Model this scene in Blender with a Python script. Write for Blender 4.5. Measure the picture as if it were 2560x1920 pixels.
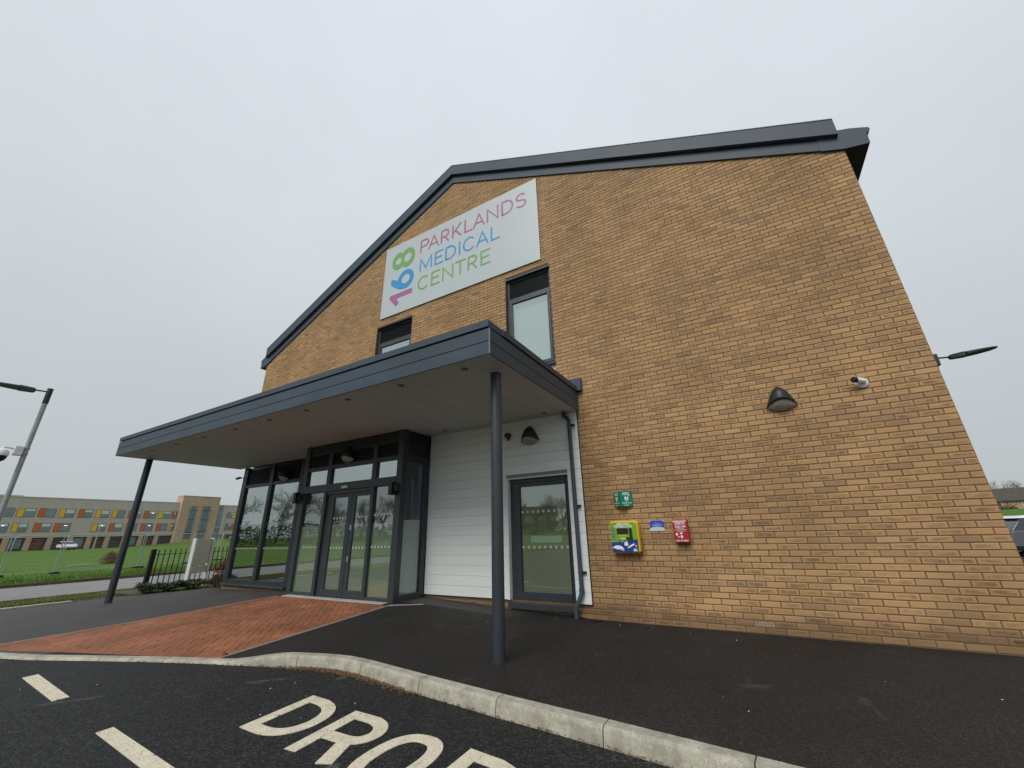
import bpy, bmesh, math, random
from mathutils import Vector, Matrix
random.seed(7)
R = math.radians
for o in list(bpy.data.objects): bpy.data.objects.remove(o)
scene = bpy.context.scene
COL = scene.collection

# ------------------------------------------------------------------ camera
CAM = Vector((2.39715, -6.57004, 1.28642)); FPX = 992.05
_rx, _ry, _rz = 0.355926657, -0.516013003, -0.0262329453
_f = Vector((math.sin(_ry)*math.cos(_rx), math.cos(_ry)*math.cos(_rx), math.sin(_rx)))
_r = Vector((math.cos(_ry), -math.sin(_ry), 0)); _u = _r.cross(_f)
_r2 = math.cos(_rz)*_r + math.sin(_rz)*_u; _u2 = -math.sin(_rz)*_r + math.cos(_rz)*_u
cd = bpy.data.cameras.new('camera'); cam = bpy.data.objects.new('camera', cd); COL.objects.link(cam)
cd.sensor_width = 36; cd.lens = 36*FPX/2560; cd.clip_start = .05; cd.clip_end = 3000
cam.matrix_world = Matrix(((_r2.x, _u2.x, -_f.x, CAM.x), (_r2.y, _u2.y, -_f.y, CAM.y), (_r2.z, _u2.z, -_f.z, CAM.z), (0, 0, 0, 1)))
scene.camera = cam
def proj(p):                                   # photograph pixel of a point, used only to rank bricks by size
    q = Vector(p)-CAM; d = q.dot(_f)
    if d < .1: return None
    return (1280+FPX*q.dot(_r2)/d, 960-FPX*q.dot(_u2)/d)

# ------------------------------------------------------------------ world, sun, exposure
world = bpy.data.worlds.new('World'); scene.world = world; world.use_nodes = True
nt = world.node_tree; nt.nodes.clear()
def N(nt, t, **kw):
    n = nt.nodes.new(t)
    for k, v in kw.items():
        if k.startswith('i_'):
            key = k[2:]; key = int(key) if key.isdigit() else key.replace('_', ' ')
            n.inputs[key].default_value = v
        else: setattr(n, k, v)
    return n
SUN_EL, SUN_AZ = 42, 180                        # soft bright part of the cloud, behind the camera
out = N(nt, 'ShaderNodeOutputWorld'); bg = N(nt, 'ShaderNodeBackground'); bg.inputs[1].default_value = .745
sky = N(nt, 'ShaderNodeTexSky'); sky.sky_type = 'NISHITA'; sky.sun_disc = False
sky.sun_elevation = R(SUN_EL); sky.sun_rotation = R(SUN_AZ)
tc = N(nt, 'ShaderNodeTexCoord'); sep = N(nt, 'ShaderNodeSeparateXYZ')
nt.links.new(tc.outputs['Generated'], sep.inputs[0])
ramp = N(nt, 'ShaderNodeValToRGB'); e = ramp.color_ramp
e.elements[0].position = 0; e.elements[0].color = (.45, .487, .50, 1)
e.elements[1].position = 1; e.elements[1].color = (.77, .80, .87, 1)
m = e.elements.new(.5); m.color = (.625, .67, .705, 1)
nt.links.new(sep.outputs[2], ramp.inputs[0])
noi = N(nt, 'ShaderNodeTexNoise', i_Scale=2.2, i_Detail=5.0, i_Roughness=.55)
nt.links.new(tc.outputs['Generated'], noi.inputs['Vector'])
mr = N(nt, 'ShaderNodeMapRange'); mr.inputs[1].default_value = .3; mr.inputs[2].default_value = .7
mr.inputs[3].default_value = .965; mr.inputs[4].default_value = 1.035
nt.links.new(noi.outputs[0], mr.inputs[0])
mul = N(nt, 'ShaderNodeVectorMath', operation='SCALE'); nt.links.new(ramp.outputs[0], mul.inputs[0]); nt.links.new(mr.outputs[0], mul.inputs['Scale'])
skm = N(nt, 'ShaderNodeVectorMath', operation='SCALE'); skm.inputs['Scale'].default_value = .08; nt.links.new(sky.outputs[0], skm.inputs[0])
mix = N(nt, 'ShaderNodeMix', data_type='RGBA'); mix.inputs[0].default_value = .06
nt.links.new(mul.outputs[0], mix.inputs[6]); nt.links.new(skm.outputs[0], mix.inputs[7])
nt.links.new(mix.outputs[2], bg.inputs[0]); nt.links.new(bg.outputs[0], out.inputs[0])
sd = bpy.data.lights.new('sun', 'SUN'); sd.energy = 1.5; sd.angle = R(32); sd.color = (1, .97, .92)
so = bpy.data.objects.new('sun', sd); COL.objects.link(so)
_sd = Vector((math.sin(R(SUN_AZ))*math.cos(R(SUN_EL)), math.cos(R(SUN_AZ))*math.cos(R(SUN_EL)), math.sin(R(SUN_EL))))
so.rotation_euler = _sd.to_track_quat('Z', 'Y').to_euler(); so.location = (0, -10, 20)
vs = scene.view_settings; vs.view_transform = 'Standard'; vs.look = 'None'; vs.exposure = 0.5; vs.gamma = 1.0; vs.use_curve_mapping = False
scene.render.engine = 'CYCLES'; scene.cycles.max_bounces = 8; scene.cycles.transparent_max_bounces = 12
scene.render.resolution_x = 1024; scene.render.resolution_y = 768

# ------------------------------------------------------------------ materials
MATS = {}
def mat(name, col, rough=.6, metal=0, spec=.5, var=.0, vscale=6., vdetail=4., bump=0., bscale=60., bdist=.01, emit=None, stretch=None, fine=None):
    """plain procedural material: colour varied by world-space noise, bump from finer noise"""
    m = bpy.data.materials.new(name); m.use_nodes = True; nt = m.node_tree; b = nt.nodes['Principled BSDF']
    b.inputs['Roughness'].default_value = rough; b.inputs['Metallic'].default_value = metal
    b.inputs['Specular IOR Level'].default_value = spec
    c = (*col, 1); b.inputs['Base Color'].default_value = c
    geo = N(nt, 'ShaderNodeNewGeometry'); vec = geo.outputs['Position']
    if stretch:
        mp = N(nt, 'ShaderNodeMapping'); mp.inputs['Scale'].default_value = stretch; nt.links.new(vec, mp.inputs[0]); vec = mp.outputs[0]
    if var:
        n = N(nt, 'ShaderNodeTexNoise', i_Scale=vscale, i_Detail=vdetail, i_Roughness=.6); nt.links.new(vec, n.inputs['Vector'])
        r = N(nt, 'ShaderNodeMapRange'); r.inputs[1].default_value = .25; r.inputs[2].default_value = .75
        r.inputs[3].default_value = 1-var; r.inputs[4].default_value = 1+var; nt.links.new(n.outputs[0], r.inputs[0])
        fac = r.outputs[0]
        if fine:
            n2 = N(nt, 'ShaderNodeTexNoise', i_Scale=fine[0], i_Detail=2.0); nt.links.new(geo.outputs['Position'], n2.inputs['Vector'])
            r2 = N(nt, 'ShaderNodeMapRange'); r2.inputs[1].default_value = .3; r2.inputs[2].default_value = .7
            r2.inputs[3].default_value = 1-fine[1]; r2.inputs[4].default_value = 1+fine[1]; nt.links.new(n2.outputs[0], r2.inputs[0])
            mm = N(nt, 'ShaderNodeMath', operation='MULTIPLY'); nt.links.new(fac, mm.inputs[0]); nt.links.new(r2.outputs[0], mm.inputs[1]); fac = mm.outputs[0]
        s = N(nt, 'ShaderNodeVectorMath', operation='SCALE'); s.inputs[0].default_value = col; nt.links.new(fac, s.inputs['Scale'])
        nt.links.new(s.outputs[0], b.inputs['Base Color'])
        rr = N(nt, 'ShaderNodeMapRange'); rr.inputs[3].default_value = max(.02, rough-.08); rr.inputs[4].default_value = min(1, rough+.08)
        nt.links.new(n.outputs[0], rr.inputs[0]); nt.links.new(rr.outputs[0], b.inputs['Roughness'])
    if bump:
        n = N(nt, 'ShaderNodeTexNoise', i_Scale=bscale, i_Detail=3.0); nt.links.new(vec, n.inputs['Vector'])
        bp = N(nt, 'ShaderNodeBump', i_Strength=bump, i_Distance=bdist); nt.links.new(n.outputs[0], bp.inputs['Height']); nt.links.new(bp.outputs[0], b.inputs['Normal'])
    if emit: b.inputs['Emission Color'].default_value = (*emit[:3], 1); b.inputs['Emission Strength'].default_value = emit[3]
    MATS[name] = m; return m

def brick_mat():
    m = bpy.data.materials.new('buff_brick'); m.use_nodes = True; nt = m.node_tree; b = nt.nodes['Principled BSDF']; L = nt.links.new
    at = N(nt, 'ShaderNodeAttribute'); at.attribute_name = 'rnd'
    rp = N(nt, 'ShaderNodeValToRGB'); cr = rp.color_ramp; cr.interpolation = 'LINEAR'
    cols = [(0, (.425, .250, .108)), (.18, (.45, .272, .120)), (.36, (.40, .233, .098)), (.5, (.465, .285, .135)), (.62, (.43, .252, .112)), (.74, (.39, .230, .104)), (.84, (.44, .245, .122)), (.93, (.355, .212, .104)), (1, (.30, .182, .092))]
    cr.elements[0].position = 0; cr.elements[0].color = (*cols[0][1], 1); cr.elements[1].position = 1; cr.elements[1].color = (*cols[-1][1], 1)
    for p, c in cols[1:-1]: cr.elements.new(p).color = (*c, 1)
    L(at.outputs['Fac'], rp.inputs[0])
    geo = N(nt, 'ShaderNodeNewGeometry')
    uv = N(nt, 'ShaderNodeUVMap'); sep = N(nt, 'ShaderNodeSeparateXYZ'); L(uv.outputs[0], sep.inputs[0])
    # soft dragged patch in the middle of some bricks
    def edge(o, k):
        a = N(nt, 'ShaderNodeMath', operation='SUBTRACT'); a.inputs[1].default_value = .5; L(o, a.inputs[0])
        c = N(nt, 'ShaderNodeMath', operation='ABSOLUTE'); L(a.outputs[0], c.inputs[0])
        d = N(nt, 'ShaderNodeMapRange'); d.interpolation_type = 'SMOOTHSTEP'; d.inputs[1].default_value = .48; d.inputs[2].default_value = k; d.inputs[3].default_value = 0; d.inputs[4].default_value = 1; L(c.outputs[0], d.inputs[0]); return d.outputs[0]
    ex = edge(sep.outputs[0], .30); ez = edge(sep.outputs[1], .12)
    mm = N(nt, 'ShaderNodeMath', operation='MULTIPLY'); L(ex, mm.inputs[0]); L(ez, mm.inputs[1])
    wn = N(nt, 'ShaderNodeTexWhiteNoise', noise_dimensions='1D'); L(at.outputs['Fac'], wn.inputs['W'])
    n1 = N(nt, 'ShaderNodeTexNoise', i_Scale=14., i_Detail=4.); mp = N(nt, 'ShaderNodeMapping'); mp.inputs['Scale'].default_value = (.6, 1, 1.6); L(geo.outputs['Position'], mp.inputs[0]); L(mp.outputs[0], n1.inputs['Vector'])
    nr = N(nt, 'ShaderNodeMapRange'); nr.inputs[1].default_value = .32; nr.inputs[2].default_value = .58; L(n1.outputs[0], nr.inputs[0])
    m2 = N(nt, 'ShaderNodeMath', operation='MULTIPLY'); L(mm.outputs[0], m2.inputs[0]); L(nr.outputs[0], m2.inputs[1])
    wr = N(nt, 'ShaderNodeMapRange'); wr.inputs[1].default_value = .25; wr.inputs[2].default_value = 1; wr.inputs[3].default_value = .05; wr.inputs[4].default_value = .95; L(wn.outputs[0], wr.inputs[0])
    m3 = N(nt, 'ShaderNodeMath', operation='MULTIPLY'); L(m2.outputs[0], m3.inputs[0]); L(wr.outputs[0], m3.inputs[1])
    mx = N(nt, 'ShaderNodeMix', data_type='RGBA'); mx.inputs[7].default_value = (.165, .098, .050, 1); L(m3.outputs[0], mx.inputs[0]); L(rp.outputs[0], mx.inputs[6])
    # large weathering + fine sandy grain
    n2 = N(nt, 'ShaderNodeTexNoise', i_Scale=.9, i_Detail=3.); L(geo.outputs['Position'], n2.inputs['Vector'])
    n3 = N(nt, 'ShaderNodeTexNoise', i_Scale=220., i_Detail=2.); L(geo.outputs['Position'], n3.inputs['Vector'])
    a1 = N(nt, 'ShaderNodeMapRange'); a1.inputs[1].default_value = .3; a1.inputs[2].default_value = .7; a1.inputs[3].default_value = .80; a1.inputs[4].default_value = 1.14; L(n2.outputs[0], a1.inputs[0])
    a2 = N(nt, 'ShaderNodeMapRange'); a2.inputs[1].default_value = .3; a2.inputs[2].default_value = .7; a2.inputs[3].default_value = .84; a2.inputs[4].default_value = 1.12; L(n3.outputs[0], a2.inputs[0])
    aa = N(nt, 'ShaderNodeMath', operation='MULTIPLY'); L(a1.outputs[0], aa.inputs[0]); L(a2.outputs[0], aa.inputs[1])
    # damp, mossy first courses above the ground
    sp = N(nt, 'ShaderNodeSeparateXYZ'); L(geo.outputs['Position'], sp.inputs[0])
    n4 = N(nt, 'ShaderNodeTexNoise', i_Scale=3., i_Detail=3.); L(geo.outputs['Position'], n4.inputs['Vector'])
    ad = N(nt, 'ShaderNodeMath', operation='MULTIPLY_ADD'); ad.inputs[1].default_value = -.16; L(n4.outputs[0], ad.inputs[0]); L(sp.outputs[2], ad.inputs[2])
    dm = N(nt, 'ShaderNodeMapRange'); dm.interpolation_type = 'SMOOTHSTEP'; dm.inputs[1].default_value = 0.02; dm.inputs[2].default_value = .20; dm.inputs[3].default_value = .60; dm.inputs[4].default_value = 1; L(ad.outputs[0], dm.inputs[0])
    ab = N(nt, 'ShaderNodeMath', operation='MULTIPLY'); L(aa.outputs[0], ab.inputs[0]); L(dm.outputs[0], ab.inputs[1])
    sc = N(nt, 'ShaderNodeVectorMath', operation='SCALE'); L(mx.outputs[2], sc.inputs[0]); L(ab.outputs[0], sc.inputs['Scale'])
    L(sc.outputs[0], b.inputs['Base Color']); b.inputs['Roughness'].default_value = .75; b.inputs['Specular IOR Level'].default_value = .4
    bp = N(nt, 'ShaderNodeBump', i_Strength=.35, i_Distance=.003); n5 = N(nt, 'ShaderNodeTexNoise', i_Scale=70., i_Detail=4.); L(geo.outputs['Position'], n5.inputs['Vector']); L(n5.outputs[0], bp.inputs['Height']); L(bp.outputs[0], b.inputs['Normal'])
    MATS['brick'] = m; return m
brick_mat()

def paver_mat():
    m = bpy.data.materials.new('red_paver'); m.use_nodes = True; nt = m.node_tree; b = nt.nodes['Principled BSDF']; L = nt.links.new
    at = N(nt, 'ShaderNodeAttribute'); at.attribute_name = 'rnd'
    rp = N(nt, 'ShaderNodeValToRGB'); cr = rp.color_ramp
    cr.elements[0].color = (.27, .108, .052, 1); cr.elements[1].color = (.33, .138, .066, 1)
    cr.elements.new(.35).color = (.31, .118, .056, 1); cr.elements.new(.7).color = (.25, .10, .05, 1)
    L(at.outputs['Fac'], rp.inputs[0]); geo = N(nt, 'ShaderNodeNewGeometry')
    n2 = N(nt, 'ShaderNodeTexNoise', i_Scale=1.6, i_Detail=4.); L(geo.outputs['Position'], n2.inputs['Vector'])
    n3 = N(nt, 'ShaderNodeTexNoise', i_Scale=160., i_Detail=2.); L(geo.outputs['Position'], n3.inputs['Vector'])
    a1 = N(nt, 'ShaderNodeMapRange'); a1.inputs[1].default_value = .3; a1.inputs[2].default_value = .7; a1.inputs[3].default_value = .66; a1.inputs[4].default_value = 1.16; L(n2.outputs[0], a1.inputs[0])
    a2 = N(nt, 'ShaderNodeMapRange'); a2.inputs[1].default_value = .3; a2.inputs[2].default_value = .7; a2.inputs[3].default_value = .8; a2.inputs[4].default_value = 1.16; L(n3.outputs[0], a2.inputs[0])
    aa = N(nt, 'ShaderNodeMath', operation='MULTIPLY'); L(a1.outputs[0], aa.inputs[0]); L(a2.outputs[0], aa.inputs[1])
    sc = N(nt, 'ShaderNodeVectorMath', operation='SCALE'); L(rp.outputs[0], sc.inputs[0]); L(aa.outputs[0], sc.inputs['Scale'])
    L(sc.outputs[0], b.inputs['Base Color']); b.inputs['Roughness'].default_value = .75; b.inputs['Specular IOR Level'].default_value = .35
    bp = N(nt, 'ShaderNodeBump', i_Strength=.3, i_Distance=.002); L(n3.outputs[0], bp.inputs['Height']); L(bp.outputs[0], b.inputs['Normal'])
    MATS['paver'] = m
paver_mat()

def tarmac_mat(name, col, stone, scale, bump, scuff):
    m = bpy.data.materials.new(name); m.use_nodes = True; nt = m.node_tree; b = nt.nodes['Principled BSDF']; L = nt.links.new
    geo = N(nt, 'ShaderNodeNewGeometry'); P = geo.outputs['Position']
    vo = N(nt, 'ShaderNodeTexVoronoi', i_Scale=scale); L(P, vo.inputs['Vector'])
    n1 = N(nt, 'ShaderNodeTexNoise', i_Scale=scale*1.7, i_Detail=3.); L(P, n1.inputs['Vector'])
    n2 = N(nt, 'ShaderNodeTexNoise', i_Scale=.8, i_Detail=5.); L(P, n2.inputs['Vector'])
    # aggregate: some chips paler
    sp = N(nt, 'ShaderNodeSeparateColor'); L(vo.outputs['Color'], sp.inputs[0])
    ag = N(nt, 'ShaderNodeMapRange'); ag.inputs[1].default_value = .55; ag.inputs[2].default_value = 1.; L(sp.outputs[0], ag.inputs[0])
    mx = N(nt, 'ShaderNodeMix', data_type='RGBA'); mx.inputs[6].default_value = (*col, 1); mx.inputs[7].default_value = (*stone, 1); L(ag.outputs[0], mx.inputs[0])
    a1 = N(nt, 'ShaderNodeMapRange'); a1.inputs[1].default_value = .3; a1.inputs[2].default_value = .7; a1.inputs[3].default_value = .72; a1.inputs[4].default_value = 1.35; L(n2.outputs[0], a1.inputs[0])
    a2 = N(nt, 'ShaderNodeMapRange'); a2.inputs[1].default_value = .3; a2.inputs[2].default_value = .7; a2.inputs[3].default_value = .55; a2.inputs[4].default_value = 1.5; L(n1.outputs[0], a2.inputs[0])
    a0 = N(nt, 'ShaderNodeMath', operation='MULTIPLY'); L(a1.outputs[0], a0.inputs[0]); L(a2.outputs[0], a0.inputs[1])
    n7 = N(nt, 'ShaderNodeTexNoise', i_Scale=34., i_Detail=4., i_Roughness=.7); L(P, n7.inputs['Vector'])
    a7 = N(nt, 'ShaderNodeMapRange'); a7.inputs[1].default_value = .3; a7.inputs[2].default_value = .7; a7.inputs[3].default_value = .62; a7.inputs[4].default_value = 1.42; L(n7.outputs[0], a7.inputs[0])
    aa = N(nt, 'ShaderNodeMath', operation='MULTIPLY'); L(a0.outputs[0], aa.inputs[0]); L(a7.outputs[0], aa.inputs[1])
    sc = N(nt, 'ShaderNodeVectorMath', operation='SCALE'); L(mx.outputs[2], sc.inputs[0]); L(aa.outputs[0], sc.inputs['Scale'])
    # pale worn scuffs with a shape of their own
    n3 = N(nt, 'ShaderNodeTexNoise', i_Scale=1.9, i_Detail=2., i_Distortion=.6); L(P, n3.inputs['Vector'])
    s1 = N(nt, 'ShaderNodeMapRange'); s1.inputs[1].default_value = .685; s1.inputs[2].default_value = .74; L(n3.outputs[0], s1.inputs[0])
    n4 = N(nt, 'ShaderNodeTexNoise', i_Scale=90., i_Detail=2.); L(P, n4.inputs['Vector'])
    s2 = N(nt, 'ShaderNodeMapRange'); s2.inputs[1].default_value = .45; s2.inputs[2].default_value = .6; L(n4.outputs[0], s2.inputs[0])
    s3 = N(nt, 'ShaderNodeMath', operation='MULTIPLY'); L(s1.outputs[0], s3.inputs[0]); L(s2.outputs[0], s3.inputs[1])
    s4 = N(nt, 'ShaderNodeMath', operation='MULTIPLY'); s4.inputs[1].default_value = scuff; L(s3.outputs[0], s4.inputs[0])
    m2 = N(nt, 'ShaderNodeMix', data_type='RGBA'); m2.inputs[7].default_value = (.14, .14, .135, 1); L(s4.outputs[0], m2.inputs[0]); L(sc.outputs[0], m2.inputs[6])
    last = m2.outputs[2]
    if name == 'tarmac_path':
        # older, dry and paler surfacing: a ragged strip along the boarded wall; left of the paving the same pale colour stands in for grazing glare
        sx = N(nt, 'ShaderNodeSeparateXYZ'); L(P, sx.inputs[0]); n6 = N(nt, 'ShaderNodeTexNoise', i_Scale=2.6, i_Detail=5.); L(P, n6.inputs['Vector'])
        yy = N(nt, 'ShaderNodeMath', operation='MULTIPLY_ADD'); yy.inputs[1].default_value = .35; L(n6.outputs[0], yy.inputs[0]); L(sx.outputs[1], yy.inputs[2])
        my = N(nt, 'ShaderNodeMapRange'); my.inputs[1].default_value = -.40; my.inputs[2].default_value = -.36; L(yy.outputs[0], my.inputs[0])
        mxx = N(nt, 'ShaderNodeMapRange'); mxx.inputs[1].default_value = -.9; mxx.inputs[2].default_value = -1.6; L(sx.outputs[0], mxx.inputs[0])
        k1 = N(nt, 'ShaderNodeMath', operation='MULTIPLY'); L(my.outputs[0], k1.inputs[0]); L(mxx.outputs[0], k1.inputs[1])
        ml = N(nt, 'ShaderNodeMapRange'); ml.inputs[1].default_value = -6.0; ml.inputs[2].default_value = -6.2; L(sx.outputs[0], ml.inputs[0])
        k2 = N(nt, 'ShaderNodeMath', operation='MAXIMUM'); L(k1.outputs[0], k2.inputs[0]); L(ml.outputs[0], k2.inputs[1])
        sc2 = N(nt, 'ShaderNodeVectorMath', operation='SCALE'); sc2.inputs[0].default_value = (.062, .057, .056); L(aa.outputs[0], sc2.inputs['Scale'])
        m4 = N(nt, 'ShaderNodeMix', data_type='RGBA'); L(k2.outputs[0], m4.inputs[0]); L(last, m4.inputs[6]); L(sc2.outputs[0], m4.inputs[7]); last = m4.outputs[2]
    L(last, b.inputs['Base Color']); b.inputs['Specular IOR Level'].default_value = .35
    rr = N(nt, 'ShaderNodeMapRange'); rr.inputs[1].default_value = .3; rr.inputs[2].default_value = .7; rr.inputs[3].default_value = .62; rr.inputs[4].default_value = .85; L(n2.outputs[0], rr.inputs[0]); L(rr.outputs[0], b.inputs['Roughness'])
    bp = N(nt, 'ShaderNodeBump', i_Strength=bump, i_Distance=.006); ad = N(nt, 'ShaderNodeMath', operation='ADD'); L(vo.outputs['Distance'], ad.inputs[0]); L(n1.outputs[0], ad.inputs[1]); L(ad.outputs[0], bp.inputs['Height']); L(bp.outputs[0], b.inputs['Normal'])
    MATS[name] = m
tarmac_mat('tarmac_road', (.0068, .0070, .0072), (.036, .0365, .036), 70., 1., .8)
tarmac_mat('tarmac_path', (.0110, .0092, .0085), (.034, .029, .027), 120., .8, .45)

def grass_mat(name, c1, c2, c3, sc):
    m = bpy.data.materials.new(name); m.use_nodes = True; nt = m.node_tree; b = nt.nodes['Principled BSDF']; L = nt.links.new
    geo = N(nt, 'ShaderNodeNewGeometry'); P = geo.outputs['Position']
    n1 = N(nt, 'ShaderNodeTexNoise', i_Scale=sc, i_Detail=6., i_Roughness=.65); L(P, n1.inputs['Vector'])
    n2 = N(nt, 'ShaderNodeTexNoise', i_Scale=sc*14, i_Detail=4.); L(P, n2.inputs['Vector'])
    rp = N(nt, 'ShaderNodeValToRGB'); cr = rp.color_ramp; cr.elements[0].position = .3; cr.elements[1].position = .72
    cr.elements[0].color = (*c1, 1); cr.elements[1].color = (*c3, 1); cr.elements.new(.5).color = (*c2, 1); L(n1.outputs[0], rp.inputs[0])
    a2 = N(nt, 'ShaderNodeMapRange'); a2.inputs[1].default_value = .3; a2.inputs[2].default_value = .7; a2.inputs[3].default_value = .65; a2.inputs[4].default_value = 1.3; L(n2.outputs[0], a2.inputs[0])
    s = N(nt, 'ShaderNodeVectorMath', operation='SCALE'); L(rp.outputs[0], s.inputs[0]); L(a2.outputs[0], s.inputs['Scale']); L(s.outputs[0], b.inputs['Base Color'])
    b.inputs['Roughness'].default_value = .9; b.inputs['Specular IOR Level'].default_value = .15
    bp = N(nt, 'ShaderNodeBump', i_Strength=.8, i_Distance=.08); L(n2.outputs[0], bp.inputs['Height']); L(bp.outputs[0], b.inputs['Normal'])
    MATS[name] = m
grass_mat('lawn', (.050, .105, .013), (.072, .145, .017), (.105, .155, .030), .5)
grass_mat('verge_grass', (.085, .10, .024), (.105, .125, .03), (.13, .13, .05), 1.2)

def glass_mat(name, tint, refl):
    m = bpy.data.materials.new(name); m.use_nodes = True; nt = m.node_tree; nt.nodes.clear(); L = nt.links.new
    o = N(nt, 'ShaderNodeOutputMaterial'); mixs = N(nt, 'ShaderNodeMixShader'); tr = N(nt, 'ShaderNodeBsdfTransparent'); gl = N(nt, 'ShaderNodeBsdfGlossy')
    tr.inputs[0].default_value = (*tint, 1); gl.inputs['Color'].default_value = (.86, .95, .93, 1); gl.inputs['Roughness'].default_value = .012
    fr = N(nt, 'ShaderNodeFresnel', i_IOR=1.5); r = N(nt, 'ShaderNodeMapRange'); r.inputs[1].default_value = .04; r.inputs[2].default_value = 1; r.inputs[3].default_value = refl; r.inputs[4].default_value = 1
    geo = N(nt, 'ShaderNodeNewGeometry'); inv = N(nt, 'ShaderNodeMath', operation='SUBTRACT'); inv.inputs[0].default_value = 1.; L(geo.outputs['Backfacing'], inv.inputs[1])
    fm = N(nt, 'ShaderNodeMath', operation='MULTIPLY'); L(fr.outputs[0], r.inputs[0]); L(r.outputs[0], fm.inputs[0]); L(inv.outputs[0], fm.inputs[1]); L(fm.outputs[0], mixs.inputs[0])   # coating on the outer face only
    n = N(nt, 'ShaderNodeTexNoise', i_Scale=1.1, i_Detail=1.); L(geo.outputs['Position'], n.inputs['Vector'])
    bp = N(nt, 'ShaderNodeBump', i_Strength=.06, i_Distance=.01); L(n.outputs[0], bp.inputs['Height']); L(bp.outputs[0], gl.inputs['Normal'])
    L(tr.outputs[0], mixs.inputs[1]); L(gl.outputs[0], mixs.inputs[2]); L(mixs.outputs[0], o.inputs[0]); MATS[name] = m
glass_mat('glass', (.80, .88, .85), .52)
glass_mat('lobby_glass', (.86, .91, .88), .30)
glass_mat('clear_glass', (.93, .95, .94), .10)

mat('joint_sealant', (.36, .25, .14), .7)
mat('mortar', (.118, .082, .047), .95, var=.25, vscale=3, bump=.5, bscale=250, bdist=.003, fine=(150, .2))
mat('column_grey', (.030, .037, .046), .4, var=.1, vscale=2)
mat('grey_metal', (.050, .070, .092), .52, var=.16, vscale=1.6, vdetail=6., spec=.28, bump=.12, bscale=2.2, bdist=.02)
mat('dark_metal', (.026, .031, .037), .42, var=.12, vscale=2)
mat('black_metal', (.012, .012, .014), .45, var=.15, vscale=4)
mat('downlight_grey', (.10, .098, .092), .5)
mat('black_plastic', (.010, .010, .012), .4)
mat('frame', (.034, .041, .048), .4, var=.12, vscale=3)
mat('roof_metal', (.055, .066, .08), .45, var=.15, vscale=1)
mat('white_board', (.80, .82, .80), .5, var=.07, vscale=2.5, bump=.12, bscale=30, bdist=.002, stretch=(.25, 1, 3))
mat('board_gap', (.25, .26, .26), .7)
mat('soffit_board', (.56, .57, .55), .6, var=.1, vscale=1.5, stretch=(3, .3, 1))
mat('white_plastic', (.72, .73, .73), .35, var=.04)
mat('white_paint', (.75, .76, .75), .4, var=.04)
mat('sign_panel', (.46, .505, .525), .35, var=.03, vscale=1)
mat('board_grey', (.58, .61, .60), .5, var=.05)
mat('pink_print', (.36, .105, .25), .4); mat('blue_print', (.02, .26, .56), .4); mat('green_print', (.15, .35, .095), .4)
mat('yellow', (.74, .46, .02), .3, var=.08, vscale=8); mat('lime', (.19, .38, .02), .3, var=.06, vscale=8); mat('navy', (.016, .045, .24), .3)
mat('aed_green', (.0, .19, .10), .35, var=.08, vscale=6); mat('kit_red', (.36, .014, .02), .35, var=.1, vscale=8); mat('plaque_blue', (.035, .08, .42), .3)
mat('print_white', (.78, .8, .8), .4); mat('pale_print', (.5, .58, .58), .4); mat('dark_print', (.03, .05, .05), .5); mat('dark_red', (.10, .008, .008), .35)
mat('kerb', (.40, .38, .30), .85, var=.3, vscale=3.5, vdetail=9., bump=.5, bscale=130, bdist=.004, fine=(75, .16))
mat('road_paint', (.62, .565, .43), .75, var=.16, vscale=9, vdetail=7., bump=.8, bscale=90, bdist=.006, fine=(110, .16))
def wear(m, dark, scale, lo, hi):                   # tarmac showing through worn spots
    nt = m.node_tree; b = nt.nodes['Principled BSDF']; src = b.inputs['Base Color'].links[0].from_socket; g = N(nt, 'ShaderNodeNewGeometry')
    n1 = N(nt, 'ShaderNodeTexNoise', i_Scale=scale, i_Detail=6., i_Roughness=.7); nt.links.new(g.outputs['Position'], n1.inputs['Vector'])
    r = N(nt, 'ShaderNodeMapRange'); r.inputs[1].default_value = lo; r.inputs[2].default_value = hi; r.inputs[3].default_value = 1; r.inputs[4].default_value = 0; nt.links.new(n1.outputs[0], r.inputs[0])
    mx = N(nt, 'ShaderNodeMix', data_type='RGBA'); mx.inputs[7].default_value = (*dark, 1); nt.links.new(r.outputs[0], mx.inputs[0]); nt.links.new(src, mx.inputs[6]); nt.links.new(mx.outputs[2], b.inputs['Base Color'])
wear(MATS['road_paint'], (.08, .076, .065), 24., .33, .41); wear(MATS['kerb'], (.13, .12, .095), 38., .32, .42); wear(MATS['kerb'], (.25, .235, .185), 6., .34, .56)
mat('concrete', (.38, .38, .36), .85, var=.15, vscale=3, bump=.3, bscale=80, fine=(90, .12))
mat('old_road', (.20, .195, .19), .9, var=.14, vscale=.7, bump=.3, bscale=60, fine=(25, .15))
mat('earth', (.085, .062, .042), .95, var=.35, vscale=2, bump=.8, bscale=8, bdist=.1)
mat('litter', (.15, .085, .042), .9, var=.45, vscale=40)
mat('pebble', (.62, .6, .56), .7, var=.15, vscale=60)
mat('galv', (.33, .355, .35), .5, metal=.35, var=.1, vscale=5)
mat('galv_pole', (.30, .34, .33), .6, var=.14, vscale=3)
mat('bark', (.10, .082, .062), .9, var=.3, vscale=6, bump=.5, bscale=20)
mat('twig', (.19, .165, .14), .9, var=.25, vscale=2)
mat('leaf_dark', (.030, .058, .018), .6, var=.4, vscale=9); mat('leaf_mid', (.055, .085, .024), .6, var=.4, vscale=9); mat('leaf_red', (.19, .062, .035), .6, var=.4, vscale=12)
mat('leaf_tan', (.22, .14, .075), .7, var=.35, vscale=3)
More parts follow.
